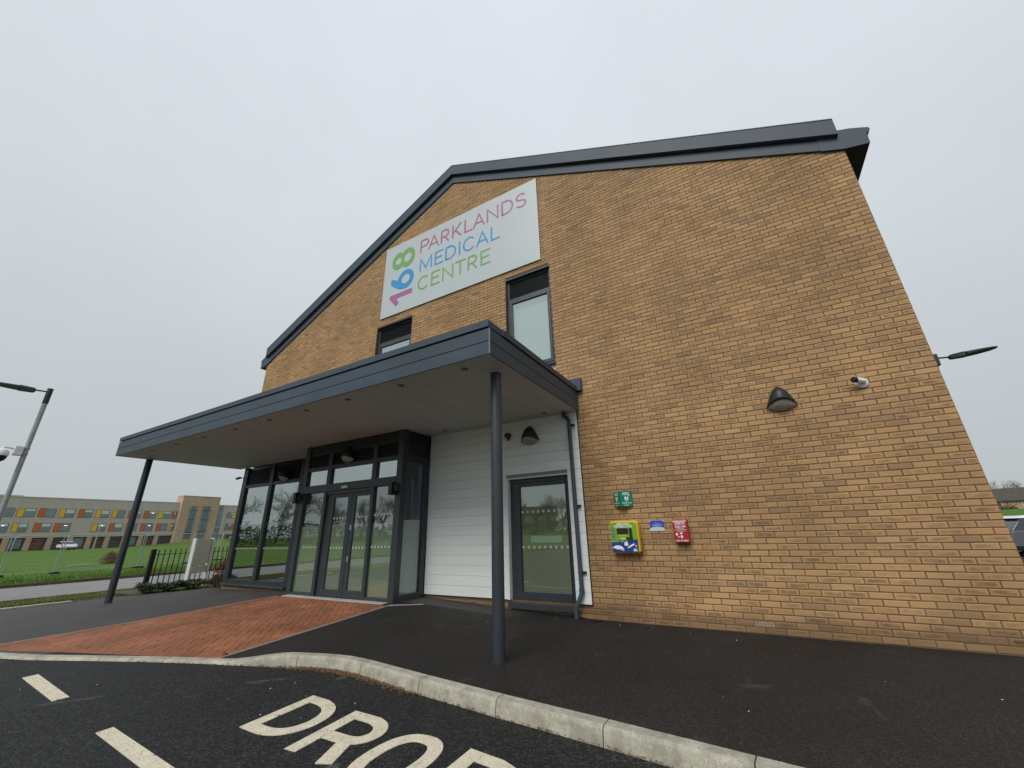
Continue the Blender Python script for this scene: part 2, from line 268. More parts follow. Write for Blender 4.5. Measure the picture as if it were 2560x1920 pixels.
mat('hedge_leaf', (.05, .066, .036), .7, var=.4, vscale=1.2)
mat('render_grey', (.46, .41, .365), .9, var=.05, vscale=.3, fine=(1.2, .04)); mat('school_brick', (.44, .31, .225), .9, var=.12, vscale=.5, fine=(4, .25))
mat('school_glass', (.16, .20, .225), .12, spec=.8, var=.3, vscale=.25); mat('orange_panel', (.52, .12, .028), .5); mat('yellow_panel', (.70, .43, .03), .5)
mat('school_dark', (.06, .052, .048), .5, var=.3, vscale=.4); mat('school_red', (.16, .035, .025), .5)
mat('house_wall', (.36, .26, .17), .9, var=.12, vscale=1); mat('house_white', (.62, .62, .6), .8, var=.06); mat('roof_tile', (.065, .055, .048), .9, var=.2, vscale=2, fine=(5, .3))
mat('car_white', (.74, .75, .76), .15); mat('car_grey', (.11, .12, .135), .25); mat('tyre', (.015, .015, .015), .8); mat('car_glass', (.02, .03, .033), .06, spec=.9); mat('silver', (.5, .51, .52), .25, metal=.8)
mat('room_wall', (.32, .34, .31), .8, var=.05); mat('room_floor', (.12, .12, .11), .5, var=.1); mat('room_ceiling', (.5, .5, .47), .8); mat('room_blue', (.05, .17, .42), .6, var=.06, vscale=1)
mat('room_tan', (.27, .225, .12), .7, var=.12, vscale=1.2); mat('blind', (.60, .63, .56), .7, var=.03, vscale=1)
mat('lit_panel', (.9, .9, .9), .5, emit=(1, .98, .94, 1.6)); mat('lens', (.34, .34, .30), .25, var=.25, vscale=14); mat('air_brick', (.50, .37, .23), .8, var=.1, vscale=20)
mat('side_film', (.33, .295, .165), .8, var=.1, vscale=1.)
mat('film', (.37, .38, .295), .8, var=.12, vscale=1.5)
mat('paper', (.60, .68, .62), .8); mat('frosted', (.45, .48, .46), .8)

# ------------------------------------------------------------------ mesh helpers
class MB:
    def __init__(s): s.v = []; s.f = []; s.uv = {}; s.rnd = []; s.mi = []; s.cur = 0; s.rv = 0.
    def face(s, idx, uv=None):
        if uv: s.uv[len(s.f)] = uv
        s.f.append(idx); s.rnd.append(s.rv); s.mi.append(s.cur)
    def add(s, vs, fs):
        b = len(s.v); s.v += [tuple(v) for v in vs]
        for f in fs: s.face([b+i for i in f])
        return s
    def box(s, x0, x1, y0, y1, z0, z1):
        return s.add([(x0,y0,z0),(x1,y0,z0),(x1,y1,z0),(x0,y1,z0),(x0,y0,z1),(x1,y0,z1),(x1,y1,z1),(x0,y1,z1)],
                     [(0,3,2,1),(4,5,6,7),(0,1,5,4),(1,2,6,5),(2,3,7,6),(3,0,4,7)])
    def obox(s, M, sx, sy, sz):
        vs = [M @ Vector((a*sx/2, b*sy/2, c*sz/2)) for c in (-1, 1) for a, b in ((-1,-1),(1,-1),(1,1),(-1,1))]
        return s.add(vs, [(0,3,2,1),(4,5,6,7),(0,1,5,4),(1,2,6,5),(2,3,7,6),(3,0,4,7)])
    def path(s, pts, rad, n=8, caps=True):
        pts = [Vector(p) for p in pts]; rad = rad if isinstance(rad, (list, tuple)) else [rad]*len(pts)
        rings = []; prev = None
        for i, p in enumerate(pts):
            d = (pts[min(i+1, len(pts)-1)]-pts[max(i-1, 0)]).normalized()
            a = prev if prev is not None else (Vector((0,0,1)) if abs(d.z) < .9 else Vector((1,0,0)))
            u = (a-d*a.dot(d)); u = u.normalized() if u.length > 1e-6 else d.orthogonal().normalized(); w = d.cross(u); prev = u
            b = len(s.v); s.v += [tuple(p+rad[i]*(math.cos(2*math.pi*k/n)*u+math.sin(2*math.pi*k/n)*w)) for k in range(n)]; rings.append(b)
        for a, b in zip(rings, rings[1:]):
            for k in range(n): s.face([a+k, a+(k+1) % n, b+(k+1) % n, b+k])
        if caps: s.face([rings[0]+k for k in reversed(range(n))]); s.face([rings[-1]+k for k in range(n)])
        return s
    def lathe(s, prof, M=Matrix(), n=20):          # prof: (radius, height) about local z
        rings = []
        for r, h in prof:
            b = len(s.v); s.v += [tuple(M @ Vector((r*math.cos(2*math.pi*k/n), r*math.sin(2*math.pi*k/n), h))) for k in range(n)]; rings.append(b)
        for a, b in zip(rings, rings[1:]):
            for k in range(n): s.face([a+k, a+(k+1) % n, b+(k+1) % n, b+k])
        s.face([rings[0]+k for k in reversed(range(n))]); s.face([rings[-1]+k for k in range(n)])
        return s
    def prism(s, poly, fn, d0, d1):                # poly of 2-d points (anticlockwise seen from +d), fn(a,b,d) -> point
        n = len(poly); b = len(s.v)
        s.v += [tuple(fn(a, c, d0)) for a, c in poly]+[tuple(fn(a, c, d1)) for a, c in poly]
        s.face([b+i for i in reversed(range(n))]); s.face([b+n+i for i in range(n)])
        for i in range(n): j = (i+1) % n; s.face([b+i, b+j, b+n+j, b+n+i])
        return s
    def grid(s, xs, ys, fz):
        b = len(s.v); nx = len(xs)
        for y in ys:
            for x in xs: s.v.append((x, y, fz(x, y)))
        for j in range(len(ys)-1):
            for i in range(nx-1): a = b+j*nx+i; s.face([a, a+1, a+nx+1, a+nx])
        return s
    def mesh(s, name, mats):
        me = bpy.data.meshes.new(name); me.from_pydata(s.v, [], s.f)
        for m in (mats if isinstance(mats, (list, tuple)) else [mats]): me.materials.append(MATS[m])
        if any(s.mi): me.polygons.foreach_set('material_index', s.mi)
        if any(s.rnd):
            at = me.attributes.new('rnd', 'FLOAT', 'FACE'); at.data.foreach_set('value', s.rnd)
        if s.uv:
            ul = me.uv_layers.new(name='UVMap')
            for fi, uv in s.uv.items():
                for k, li in enumerate(me.polygons[fi].loop_indices): ul.data[li].uv = uv[k]
        me.validate(); me.update(); return me
    def build(s, name, mats, parent=None, smooth=False, bevel=0, label=None, kind=None):
        o = bpy.data.objects.new(name, s.mesh(name, mats)); COL.objects.link(o)
        if parent is not None: o.parent = parent
        if smooth: shade(o.data, smooth)
        if bevel:
            m = o.modifiers.new('bevel', 'BEVEL'); m.width = bevel; m.segments = 2; m.limit_method = 'ANGLE'; m.angle_limit = R(40)
        if label: o['label'] = label
        if kind: o['kind'] = kind
        return o
def shade(me, ang):
    me.polygons.foreach_set('use_smooth', [True]*len(me.polygons))
    if ang is not True: me.set_sharp_from_angle(angle=R(ang))
def empty(name, loc=(0, 0, 0)):
    o = bpy.data.objects.new(name, None); COL.objects.link(o); o.empty_display_size = .1; o.location = loc; return o
def tag(o, label, cat, group=None):
    o['label'] = label; o['category'] = cat
    if group: o['group'] = group
    return o
def struct(o): o['kind'] = 'structure'; return o
def sub(name, parent):                              # an empty part
    o = empty(name); o.parent = parent; return o
def part(name, m, parent, boxes, bevel=0, **kw):
    mb = MB()
    for b in boxes: mb.box(*b)
    return mb.build(name, m, parent, bevel=bevel, **kw)
def at_(x, y, z): return Matrix.Translation((x, y, z))
def copy_tree(o, parent=None):
    c = o.copy(); COL.objects.link(c); c.parent = parent
    for ch in list(o.children): copy_tree(ch, c)
    return c
def lerp(a, b, t): return a+(b-a)*t
def clamp(t): return max(0., min(1., t))
def sstep(a, b, x): t = clamp((x-a)/(b-a)); return t*t*(3-2*t)
def pl(pts, x):                                     # piecewise linear
    if x <= pts[0][0]: return pts[0][1]
    for (a, b), (c, d) in zip(pts, pts[1:]):
        if x <= c: return b+(d-b)*(x-a)/(c-a)
    return pts[-1][1]

# ================================================================== GROUND
KERB = [(30, -6.6), (12, -4.42), (6, -3.78), (4, -3.58), (2.1, -3.40), (1.19, -3.31), (.27, -3.235), (-.70, -3.135), (-1.2, -3.075), (-1.65, -3.02), (-1.95, -3.02), (-2.25, -3.08), (-2.6, -3.19),
        (-3.64, -3.545), (-4.37, -3.80), (-5.13, -4.10), (-6.1, -4.50), (-6.7, -4.68), (-7.6, -4.88), (-9, -5.12), (-11, -5.4), (-12.35, -5.55)][::-1]   # front face of the kerb
KW = .13
def kerb_y(x): return pl(KERB, x)
def kback_y(x): return kerb_y(x)+KW
def kerb_top(x): return lerp(-.088, .0, sstep(-3.5, -2.6, x))
WALLZ = [(-13, -.1), (-10.5, .0), (-7.8, .065), (-6.7, .145), (-3.3, .15), (-2.6, .118), (-1.86, .088), (-1.44, .06), (-.27, .03), (0, .005), (5, -.01), (30, -.1)]
def pave_z(x, y):
    w = pl(WALLZ, x); yk = kback_y(x); k = kerb_top(x)-.004
    if x < -8: k = lerp(k, -.06, clamp((-8-x)/2))
    t = clamp((-.98-y)/(-.98-yk)); return lerp(w, k, t)
def terr(x, y):
    z = -.34
    if x < -12.2: z = lerp(-.07, -.3, clamp((-12.2-x)/3.8))
    if x < -25:
        s = clamp((-25-x)/100); z = -.3+s*.33+s*s*1.4*sstep(32, 60, y)
    if y > 25: z += 3.7*sstep(25, 140, y)*sstep(-25, 15, x)
    if y < -25: z += .9*sstep(-25, -90, y)
    return z
xs = sorted(set([-700, -500, -350, -250, -200, -170, -150] + list(range(-140, -40, 6)) + list(range(-40, -17, 2)) + [-17, -16, -15, -14, -13, -12.21, -12.19, -11] + list(range(-8, 30, 4)) + [30, 40, 50, 60, 80, 100, 140, 200, 300, 500, 700]))
ys = sorted(set([-700, -400, -250, -180, -140, -110, -90, -75, -60, -50, -40, -32, -26, -20, -15, -10] + list(range(-8, 26, 3)) + list(range(26, 70, 4)) + list(range(70, 150, 8)) + [150, 180, 230, 300, 450, 700]))
struct(MB().grid(xs, ys, terr).build('ground', 'lawn', smooth=True))

road = struct(MB().grid([-12.3, -6, 0, 6, 12, 24, 40], [-26, -18, -12, -8, -5, -2.6], lambda x, y: -.12).build('road', 'tarmac_road'))
xsp = [-13.1+.2*i for i in range(92)]+[6, 8, 12, 18, 24, 30]
mb = MB(); rows = 26; prev = None
BACK = [(-13.1, -1.42), (-12.7, -1.24), (-11.2, -.05), (-10.7, .12), (30, .12)]
for x in xsp:
    y0, y1 = kback_y(max(x, -12.3))-.02, pl(BACK, x); b = len(mb.v)
    for j in range(rows+1):
        y = lerp(y0, y1, j/rows); mb.v.append((x, y, pave_z(x, y)))
    if prev is not None:
        for j in range(rows): mb.face([prev+j, b+j, b+j+1, prev+j+1])
    prev = b
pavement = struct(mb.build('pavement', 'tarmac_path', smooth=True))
mb = MB().grid([4.9, 8, 12, 20, 30, 40], [.12, 4, 8, 12, 18, 24, 30, 34], lambda x, y: lerp(-.03, -.26, clamp(y/20)))
struct(mb.build('car_park', 'tarmac_road'))
# pale edging at the left end of the pavement
mb = MB()
for i in range(4): mb.box(-12.42, -12.26, -6.2+i*.915, -6.2+i*.915+.905, -.2, -.025)
struct(mb.build('edging_kerb', 'kerb', bevel=.008))

# kerb stones, each 0.915 m, following the curve
kerb = struct(empty('kerb'))
samples = []; x = 30.0
while x > -12.3: samples.append(Vector((x, kerb_y(x)))); x -= .02
arc = [0.]
for a, b in zip(samples, samples[1:]): arc.append(arc[-1]+(b-a).length)
def on_arc(s):
    import bisect
    i = min(max(bisect.bisect(arc, s)-1, 0), len(samples)-2); t = (s-arc[i])/(arc[i+1]-arc[i]); return samples[i].lerp(samples[i+1], t)
i0 = min(range(len(samples)), key=lambda i: abs(samples[i].x-2.12)); s0 = arc[i0]
s = s0-.93*int(s0/.93); k = 0
while s+.93 < arc[-1]:
    mb = MB(); ns = 6; rings = []
    for q in range(ns+1):
        ss = s+.004+(.93-.008)*q/ns; p = on_arc(ss); t = (on_arc(ss+.01)-on_arc(ss-.01)).normalized(); n = Vector((t.y, -t.x)); n = n if n.y > 0 else -n
        zt = kerb_top(p.x)
        prof = [(0, -.22), (0, -.12), (.012, zt-.032), (.02, zt-.014), (.036, zt-.001), (.05, zt), (KW-.004, zt+.0015), (KW, zt-.004), (KW, -.22)]
        b = len(mb.v)
        for d, z in prof: mb.v.append((p.x+n.x*d, p.y+n.y*d, z))
        rings.append((b, len(prof)))
    for (a, m_), (b, _) in zip(rings, rings[1:]):
        for j in range(m_-1): mb.face([a+j, a+j+1, b+j+1, b+j])
    mb.face([rings[0][0]+j for j in reversed(range(m_))]); mb.face([rings[-1][0]+j for j in range(m_)])
    mb.build('kerb_stone', 'kerb', kerb, smooth=35)
    s += .93; k += 1

# ---- red herringbone block paving in front of the doors
PTL, PTR, PBR, PBL = Vector((-6.52, -.99)), Vector((-3.31, -.99)), Vector((-3.66, -3.415)), Vector((-7.55, -4.745))
paving = struct(sub('paving', None))
def clip(poly, quad):
    for i in range(len(quad)):
        a, b = quad[i], quad[(i+1) % len(quad)]; n = Vector((-(b-a).y, (b-a).x)); res = []
        for j in range(len(poly)):
            p, q = poly[j], poly[(j+1) % len(poly)]; dp, dq = (p-a).dot(n), (q-a).dot(n)
            if dp >= 0: res.append(p)
            if dp*dq < 0: res.append(p.lerp(q, dp/(dp-dq)))
        poly = res
        if len(poly) < 3: return []
    return poly
def parea(p): return abs(sum(p[i].x*p[(i+1) % len(p)].y-p[(i+1) % len(p)].x*p[i].y for i in range(len(p))))/2
quad = [PBL, PBR, PTR, PTL]
eB = (PBR-PBL).normalized(); nB = Vector((-eB.y, eB.x)); eR = (PTR-PBR).normalized(); nR = Vector((-eR.y, eR.x)); eL = (PBL-PTL).normalized(); nL = Vector((-eL.y, eL.x))
def isect(p, d, q, e): t = ((q-p).x*e.y-(q-p).y*e.x)/(d.x*e.y-d.y*e.x); return p+d*t
iB, iR, iL = PBL+nB*.112, PBR+nR*.112, PTL+nL*.112
inner = [isect(iB, eB, iL, eL), isect(iB, eB, iR, eR), isect(iR, eR, PTR, Vector((1, 0))), isect(iL, eL, PTL, Vector((1, 0)))]
G = .1035                                           # module of a 200 x 100 block with its joint
pavers = []
ca = math.cos(R(45)); org = Vector((-5.5, -2.6))
def rot(p): return org+Vector((p.x*ca-p.y*ca, p.x*ca+p.y*ca))
def herring():
    for a in range(-45, 46):
        for b in range(-24, 25):
            x0, y0 = a+2*b, a-2*b                    # each step along the diagonal, then across
            yield (x0, y0, 2, 1)                     # lying block
            yield (x0, y0+1, 1, 2)                   # standing block
for x0, y0, w, h in herring():
    g = .0017
    poly = [Vector((x0*G+g, y0*G+g)), Vector(((x0+w)*G-g, y0*G+g)), Vector(((x0+w)*G-g, (y0+h)*G-g)), Vector((x0*G+g, (y0+h)*G-g))]
    pw = [rot(p) for p in poly]
    if all(abs(p.x+5.4) > 2.6 or abs(p.y+2.7) > 2.4 for p in pw): continue
    c = clip(pw, inner)
    if c and parea(c) > .0006: pavers.append(c)
def border(p, e, n, length):
    k = 0
    while (k+.3)*.207 < length:
        a, b = k*.207+.002, min((k+1)*.207-.002, length)
        if b-a > .02: pavers.append([p+e*a+n*.004, p+e*b+n*.004, p+e*b+n*.106, p+e*a+n*.106])
        k += 1
border(PBL, eB, nB, (PBR-PBL).length)
iBR = isect(PBL+nB*.112, eB, PBR, eR); border(iBR, eR, nR, (PTR-iBR).length)
iTL = PTL; border(iTL, eL, nL, (isect(PBL+nB*.112, eB, PTL, eL)-PTL).length)
def paver_mesh(mb, poly, fz, rv):
    mb.rv = rv; n = len(poly); c = sum(poly, Vector((0, 0)))/n; b = len(mb.v)
    ins = [p+(c-p)*min(.3, .0045/max((c-p).length, .01)*1.4) for p in poly]
    for p in poly: mb.v.append((p.x, p.y, fz(p)-.03))
    for p in poly: mb.v.append((p.x, p.y, fz(p)+.004))
    for p in ins: mb.v.append((p.x, p.y, fz(p)+.008))
    mb.face([b+2*n+i for i in range(n)])
    for i in range(n):
        j = (i+1) % n; mb.face([b+i, b+j, b+n+j, b+n+i]); mb.face([b+n+i, b+n+j, b+2*n+j, b+2*n+i])
def shown(pts, area):
    c = sum(pts, Vector((0, 0, 0)))/len(pts); q = proj(c)
    if q is None or not (0 <= q[0] <= 2560 and 0 <= q[1] <= 1920): return 0
    pr = [proj(p) for p in pts]
    if any(p is None for p in pr): return 0
    return abs(sum(pr[i][0]*pr[(i+1) % len(pr)][1]-pr[(i+1) % len(pr)][0]*pr[i][1] for i in range(len(pr))))/2
ranked = sorted(pavers, key=lambda p: -shown([Vector((q.x, q.y, pave_z(q.x, q.y))) for q in p], 0))
rest = MB()
for n_, poly in enumerate(ranked):
    rv = random.uniform(.02, 1); dz = random.uniform(-.0015, .0015)
    if n_ < 300:
        c = sum(poly, Vector((0, 0)))/len(poly); cz = pave_z(c.x, c.y); mb = MB()
        paver_mesh(mb, [p-c for p in poly], lambda p: pave_z(p.x+c.x, p.y+c.y)-cz, rv)
        o = mb.build('paver', 'paver', paving); o.location = (c.x, c.y, cz+dz)
    else: paver_mesh(rest, poly, lambda p: pave_z(p.x, p.y)+dz, rv)
rest.build('paving_blocks', 'paver', paving, kind='stuff')
for a_, b_ in ((PTR+Vector((.42, .40)), PTR+Vector((.012, 0))), (PTR+Vector((.012, 0)), PBR+Vector((.012, 0))), (PTL-Vector((.012, 0)), PBL-Vector((.012, 0)))):
    mb = MB(); nseg = 14; nn = Vector((-(b_-a_).y, (b_-a_).x)).normalized()*.006
    ribbon_pts = [a_.lerp(b_, i/nseg) for i in range(nseg+1)]
    for i, p_ in enumerate(ribbon_pts):
        z_ = pave_z(p_.x, p_.y); mb.v += [(p_.x-nn.x, p_.y-nn.y, z_-.02), (p_.x+nn.x, p_.y+nn.y, z_-.02), (p_.x-nn.x, p_.y-nn.y, z_+.011), (p_.x+nn.x, p_.y+nn.y, z_+.011)]
        if i:
            a0, c0 = 4*(i-1), 4*i; mb.face([a0+2, c0+2, c0+3, a0+3]); mb.face([a0, c0, c0+2, a0+2]); mb.face([a0+1, a0+3, c0+3, c0+1])
    mb.build('edging_strip', 'concrete', paving)
# grey threshold slab before the doors
part('threshold_slab', 'concrete', paving, [(-6.40, -3.50, -.975, -.80, .02, .163)], bevel=.006)

# ---- painted road markings
def ribbon(mb, pts, w, fn, t0, t1, closed=False, cap=0):
    pts = [Vector(p) for p in pts]; n = len(pts); Ls, Rs = [], []
    for i, p in enumerate(pts):
        a = pts[i-1] if (i or closed) else None; c = pts[(i+1) % n] if (i < n-1 or closed) else None
        d0 = (p-a).normalized() if a is not None else None; d1 = (c-p).normalized() if c is not None else None
        if d0 is None: d0 = d1
        if d1 is None: d1 = d0
        n0 = Vector((-d0.y, d0.x)); n1 = Vector((-d1.y, d1.x)); m = (n0+n1)
        m = m.normalized() if m.length > 1e-6 else n0
        k = min(1/max(m.dot(n0), .2), 2.0); Ls.append(p+m*w/2*k); Rs.append(p-m*w/2*k)
    poly_l, poly_r = Ls, Rs
    b = len(mb.v)
    for l, r in zip(poly_l, poly_r):
        mb.v += [tuple(fn(l.x, l.y, t0)), tuple(fn(r.x, r.y, t0)), tuple(fn(l.x, l.y, t1)), tuple(fn(r.x, r.y, t1))]
    cnt = n if closed else n-1
    for i in range(cnt):
        a, c = b+4*i, b+4*((i+1) % n)
        mb.face([a+3, c+3, c+2, a+2]); mb.face([a+2, c+2, c, a]); mb.face([a+1, c+1, c+3, a+3])
    if not closed:
        mb.face([b, b+1, b+3, b+2]); e = b+4*(n-1); mb.face([e+2, e+3, e+1, e])
        if cap:
            for p, d in ((pts[0], (pts[0]-pts[1]).normalized()), (pts[-1], (pts[-1]-pts[-2]).normalized())):
                nn = Vector((-d.y, d.x)); ar = [p+nn*w/2*math.cos(a)+d*w/2*math.sin(a) for a in [math.pi*q/6 for q in range(7)]]
                mb.prism([(q.x, q.y) for q in ar[::-1]], fn, t0, t1+.0002)
def scl(p): k = 1.0255; return (CAM.x+(p[0]-CAM.x)*k, CAM.y+(p[1]-CAM.y)*k)
def smoothpath(pts, closed=False, it=2):             # corner cutting
    pts = [Vector(p) for p in pts]
    for _ in range(it):
        res = [] if closed else [pts[0]]; n = len(pts)
        for i in range(n if closed else n-1):
            a, b = pts[i], pts[(i+1) % n]; res += [a.lerp(b, .25), a.lerp(b, .75)]
        if not closed: res.append(pts[-1])
        pts = res
    return pts
ground_fn = lambda x, y, t: (x, y, -.12+t)
letters = {
 'D': [([(-1.325, -4.295), (-1.373, -3.735), (-1.2, -3.742), (-1.06, -3.785), (-.955, -3.885), (-.91, -4.03), (-.925, -4.15), (-.99, -4.25), (-1.1, -4.295), (-1.2, -4.298)], True, .112)],
 'R': [([(-.672, -4.385), (-.728, -3.79), (-.5, -3.792), (-.385, -3.83), (-.315, -3.92), (-.312, -4.01), (-.36, -4.085), (-.45, -4.112), (-.645, -4.113)], False, .112), ([(-.425, -4.125), (-.307, -4.39)], False, .118)],
 'P': [([(.505, -4.51), (.492, -3.866), (.70, -3.886), (.83, -3.935), (.89, -4.03), (.87, -4.13), (.80, -4.19), (.52, -4.205)], False, .112)]}
ell = [(.075+.19*math.copysign(abs(math.cos(a))**.8, math.cos(a)), -4.13+.285*math.copysign(abs(math.sin(a))**.85, math.sin(a))) for a in [2*math.pi*i/36 for i in range(36)]]
letters['O'] = [(ell, True, .108)]
lett = empty('road_lettering', (-.3, -4.2, -.12)); tag(lett, 'cream painted road letters spelling DROP on the dark tarmac', 'road marking')
for ch in 'DROP':
    mb = MB()
    for q, (pts, closed, w) in enumerate(letters[ch]):
        P_ = [Vector(scl(p)) for p in pts]
        if ch == 'D': P_ = P_[:2]+smoothpath(P_[2:], False, 2)
        if ch in 'RP' and q == 0: P_ = P_[:2]+smoothpath(P_[2:], False, 2)
        ribbon(mb, P_, w, lambda x, y, t: (x+.3, y+4.2, t), 0.0, .005+.001*q, closed)
    mb.build('painted_letter', 'road_paint', lett)
def dash(c, label):
    mb = MB(); poly = [scl(p) for p in c]; mb.prism(poly, ground_fn, .0, .005); o = mb.build('painted_dash', 'road_paint'); tag(o, label, 'road marking', 'painted dashes of the broken line')
dash([(-4.876, -4.784), (-3.556, -4.856), (-3.566, -4.742), (-4.886, -4.661)], 'cream painted dash on the road nearest the left edge of the photo')
dash([(-2.291, -4.914), (-.99, -4.985), (-.995, -4.872), (-2.296, -4.808)], 'cream painted dash on the road just left of the letter D')

# ---- leaf litter along the kerb foot, pale chips on the tarmac
mb = MB()
for i in range(1300):
    if random.random() < .75:
        x = random.triangular(-2.75, -.55, -2.0); d = abs(random.gauss(0, .045))+.004
        if d > .11: continue
    else: x = random.uniform(-4.6, 2.2); d = abs(random.gauss(0, .012))+.003
    y = kerb_y(x)-d; z = -.117+random.uniform(0, .012)*(1-min(d/.12, 1)); a = random.gauss(0, .7); L = random.uniform(.012, .045); w = random.uniform(.0015, .004)
    c, s_ = math.cos(a), math.sin(a); p = [(x-c*L/2, y-s_*L/2, z), (x, y, z+random.uniform(.002, .012)), (x+c*L/2, y+s_*L/2, z+random.uniform(-.002, .006))]
    mb.path(p, [w*.4, w, w*.3], 3, False)
o = mb.build('leaf_litter', 'litter'); o['kind'] = 'stuff'; o['label'] = 'brown dry leaf litter gathered against the foot of the kerb'; o['category'] = 'leaf litter'
mb = MB()
spots = [(random.uniform(-5, 3.2), random.uniform(-5.2, -3.3)) for _ in range(16)]+[(random.uniform(-3, 4.6), random.uniform(-2.9, -.1)) for _ in range(12)]+[(-.05, -.18), (.12, -.14), (.45, -.22), (.9, -.2), (1.4, -.35), (-.5, -.3)]
for x, y in spots:
    z = pave_z(x, y) if y > kerb_y(x)+KW else (-.12 if y < kerb_y(x) else None)
    if z is None: continue
    r = random.uniform(.003, .008); mb.lathe([(r*.4, 0), (r, r*.3), (r*.7, r*.7), (r*.15, r*.85)], at_(x, y, z-.001) @ Matrix.Rotation(random.random()*3, 4, 'Z') @ Matrix.Diagonal((1, random.uniform(.5, 1), 1, 1)), 6)
o = mb.build('loose_chips', 'pebble'); o['kind'] = 'stuff'; o['label'] = 'tiny pale stone chips scattered over the dark tarmac'; o['category'] = 'stone chips'
# drain gully beside the downpipe
g = empty('drain_gully', (.0, -.13, .0)); tag(g, 'small black gully grating on the ground by the downpipe foot', 'drain')
part('frame', 'black_metal', g, [(-.15, .15, -.09, -.075, -.01, .018), (-.15, .15, .075, .09, -.01, .018), (-.15, -.135, -.075, .075, -.01, .018), (.135, .15, -.075, .075, -.01, .018)])
for i in range(8): part('grating_bar', 'black_metal', g, [(-.125+i*.034, -.11+i*.034, -.0745, .0745, -.01, .015)])

# ================================================================== MEDICAL CENTRE
W, XL = 4.725, -10.78                               # right and left corners of the gable wall (wall face at y = 0)
APX, APZ, SL = -3.03, 10.40, .4745                  # apex of the brickwork and roof slope
def gz(x): return APZ-SL*abs(x-APX)
bld = empty('medical_centre', (0, 0, 0)); tag(bld, 'buff brick medical centre with steep gable, grey canopy and glazed entrance', 'building')
WR = (-1.435, -.353, 4.1, 6.645); WL = (-5.52, -4.24, 4.1, 6.62)
def solid(x, z):                                    # is there brickwork here
    if z > 3.3 or x > 0:
        for a, b, c, d in (WR, WL):
            if a < x < b and c < z < d: return False
        return XL <= x <= W and z < gz(x)+.12
    return z < .21 and (x > -3.38 or x < -6.6)
# mortar sheet, recessed behind the brick faces
mb = MB(); YM = .0045
def mrect(x0, x1, z0, z1): mb.add([(x0, YM, z0), (x1, YM, z0), (x1, YM, z1), (x0, YM, z1)], [(0, 1, 2, 3)])
mrect(0, W, -.3, 3.3); mrect(-3.38, 0, -.3, .207); mrect(XL, -6.6, -.3, .16)
zc = [3.3, WR[2], WL[3], WR[3], 6.72]; xc = [XL, WL[0], WL[1], WR[0], WR[1], W]
for xa, xb in zip(xc, xc[1:]):
    for za, zb in zip(zc, zc[1:]):
        cx, cz = (xa+xb)/2, (za+zb)/2
        if any(a < cx < b and c < cz < d for a, b, c, d in (WR, WL)): continue
        mrect(xa, xb, za, zb)
mb.add([(XL, YM, 6.72), (W, YM, 6.72), (APX, YM, APZ+.1)], [(0, 1, 2)])
for a, b, c, d in (WR, WL):                         # window reveals
    mb.add([(a, YM, c), (a, .2, c), (a, .2, d), (a, YM, d)], [(0, 1, 2, 3)]); mb.add([(b, YM, c), (b, YM, d), (b, .2, d), (b, .2, c)], [(0, 1, 2, 3)])
    mb.add([(a, YM, d), (a, .2, d), (b, .2, d), (b, YM, d)], [(0, 1, 2, 3)])
wall = mb.build('gable_wall', 'mortar', bld)
def brick_geo(mb, x0, x1, z0, z1, y, rv, ends=(0, 0)):
    mb.rv = rv; c = .005; b = len(mb.v); yb = .03
    outl = [(x0, z0), (x1, z0), (x1, z1), (x0, z1)]; inn = [(x0+c, z0+c), (x1-c, z0+c), (x1-c, z1-c), (x0+c, z1-c)]
    for (x, z) in outl: mb.v.append((x, yb, z))
    for (x, z) in outl: mb.v.append((x, y+.004, z))
    for (x, z) in inn: mb.v.append((x, y, z))
    u = [(0.02, .05), (.98, .05), (.98, .95), (.02, .95)]; uo = [(0, 0), (1, 0), (1, 1), (0, 1)]
    mb.face([b+8, b+9, b+10, b+11], u)
    for i in range(4):
        j = (i+1) % 4
        mb.face([b+4+i, b+4+j, b+8+j, b+8+i], [uo[i], uo[j], u[j], u[i]]); mb.face([b+i, b+j, b+4+j, b+4+i], [uo[i], uo[j], uo[j], uo[i]])
bricks = []
for r in range(0, 142):
    z0 = r*.075+.005; z1 = z0+.065; off = 0 if r % 2 == 0 else .1125
    k = -1
    while True:
        xb = W-off-.225*k; xa = xb-.225; k += 1
        a, b = xa+.005, xb-.005
        if b < XL: break
        a, b = max(a, XL), min(b, W)
        # trim at openings and at the ends of the wall
        cuts = []
        if z0 < 3.3 and z1 > .207: cuts.append((-99, 0.0))
        elif z0 < 3.3: cuts.append((-6.6, -3.40))
        if z0 < .2 and z1 > .155 and b < -6: cuts.append((-99, -6))
        for p, q, c, d in (WR, WL):
            if c < z0+.03 < d: cuts.append((p-.002, q+.002))
        segs = [(a, b)]
        for p, q in cuts:
            ns = []
            for s_, e_ in segs:
                if e_ <= p or s_ >= q: ns.append((s_, e_)); continue
                if s_ < p: ns.append((s_, p))
                if e_ > q: ns.append((q, e_))
            segs = ns
        for s_, e_ in segs:
            if e_-s_ < .012: continue
            if min(gz(s_), gz(e_))+.03 < z0 and max(gz(s_), gz(e_)) < z0: continue
            if r == 1 and abs((s_+e_)/2-2.25) < .06: vent_slot = (s_, e_, z0, z1); continue
            bricks.append((s_, e_, z0, z1))
def bsize(b):
    x0, x1, z0, z1 = b
    if x0 < 0 and -.2 < x0 and z0 < .2: return 0
    return shown([Vector((x0, 0, z0)), Vector((x1, 0, z0)), Vector((x1, 0, z1)), Vector((x0, 0, z1))], 0)
bricks.sort(key=bsize, reverse=True)
NV = 28; variants = []
for i in range(NV):
    mb = MB(); brick_geo(mb, -.1075, .1075, -.0325, .0325, 0., (i+.7)/NV); variants.append(mb.mesh('brick', 'brick'))
rest = MB()
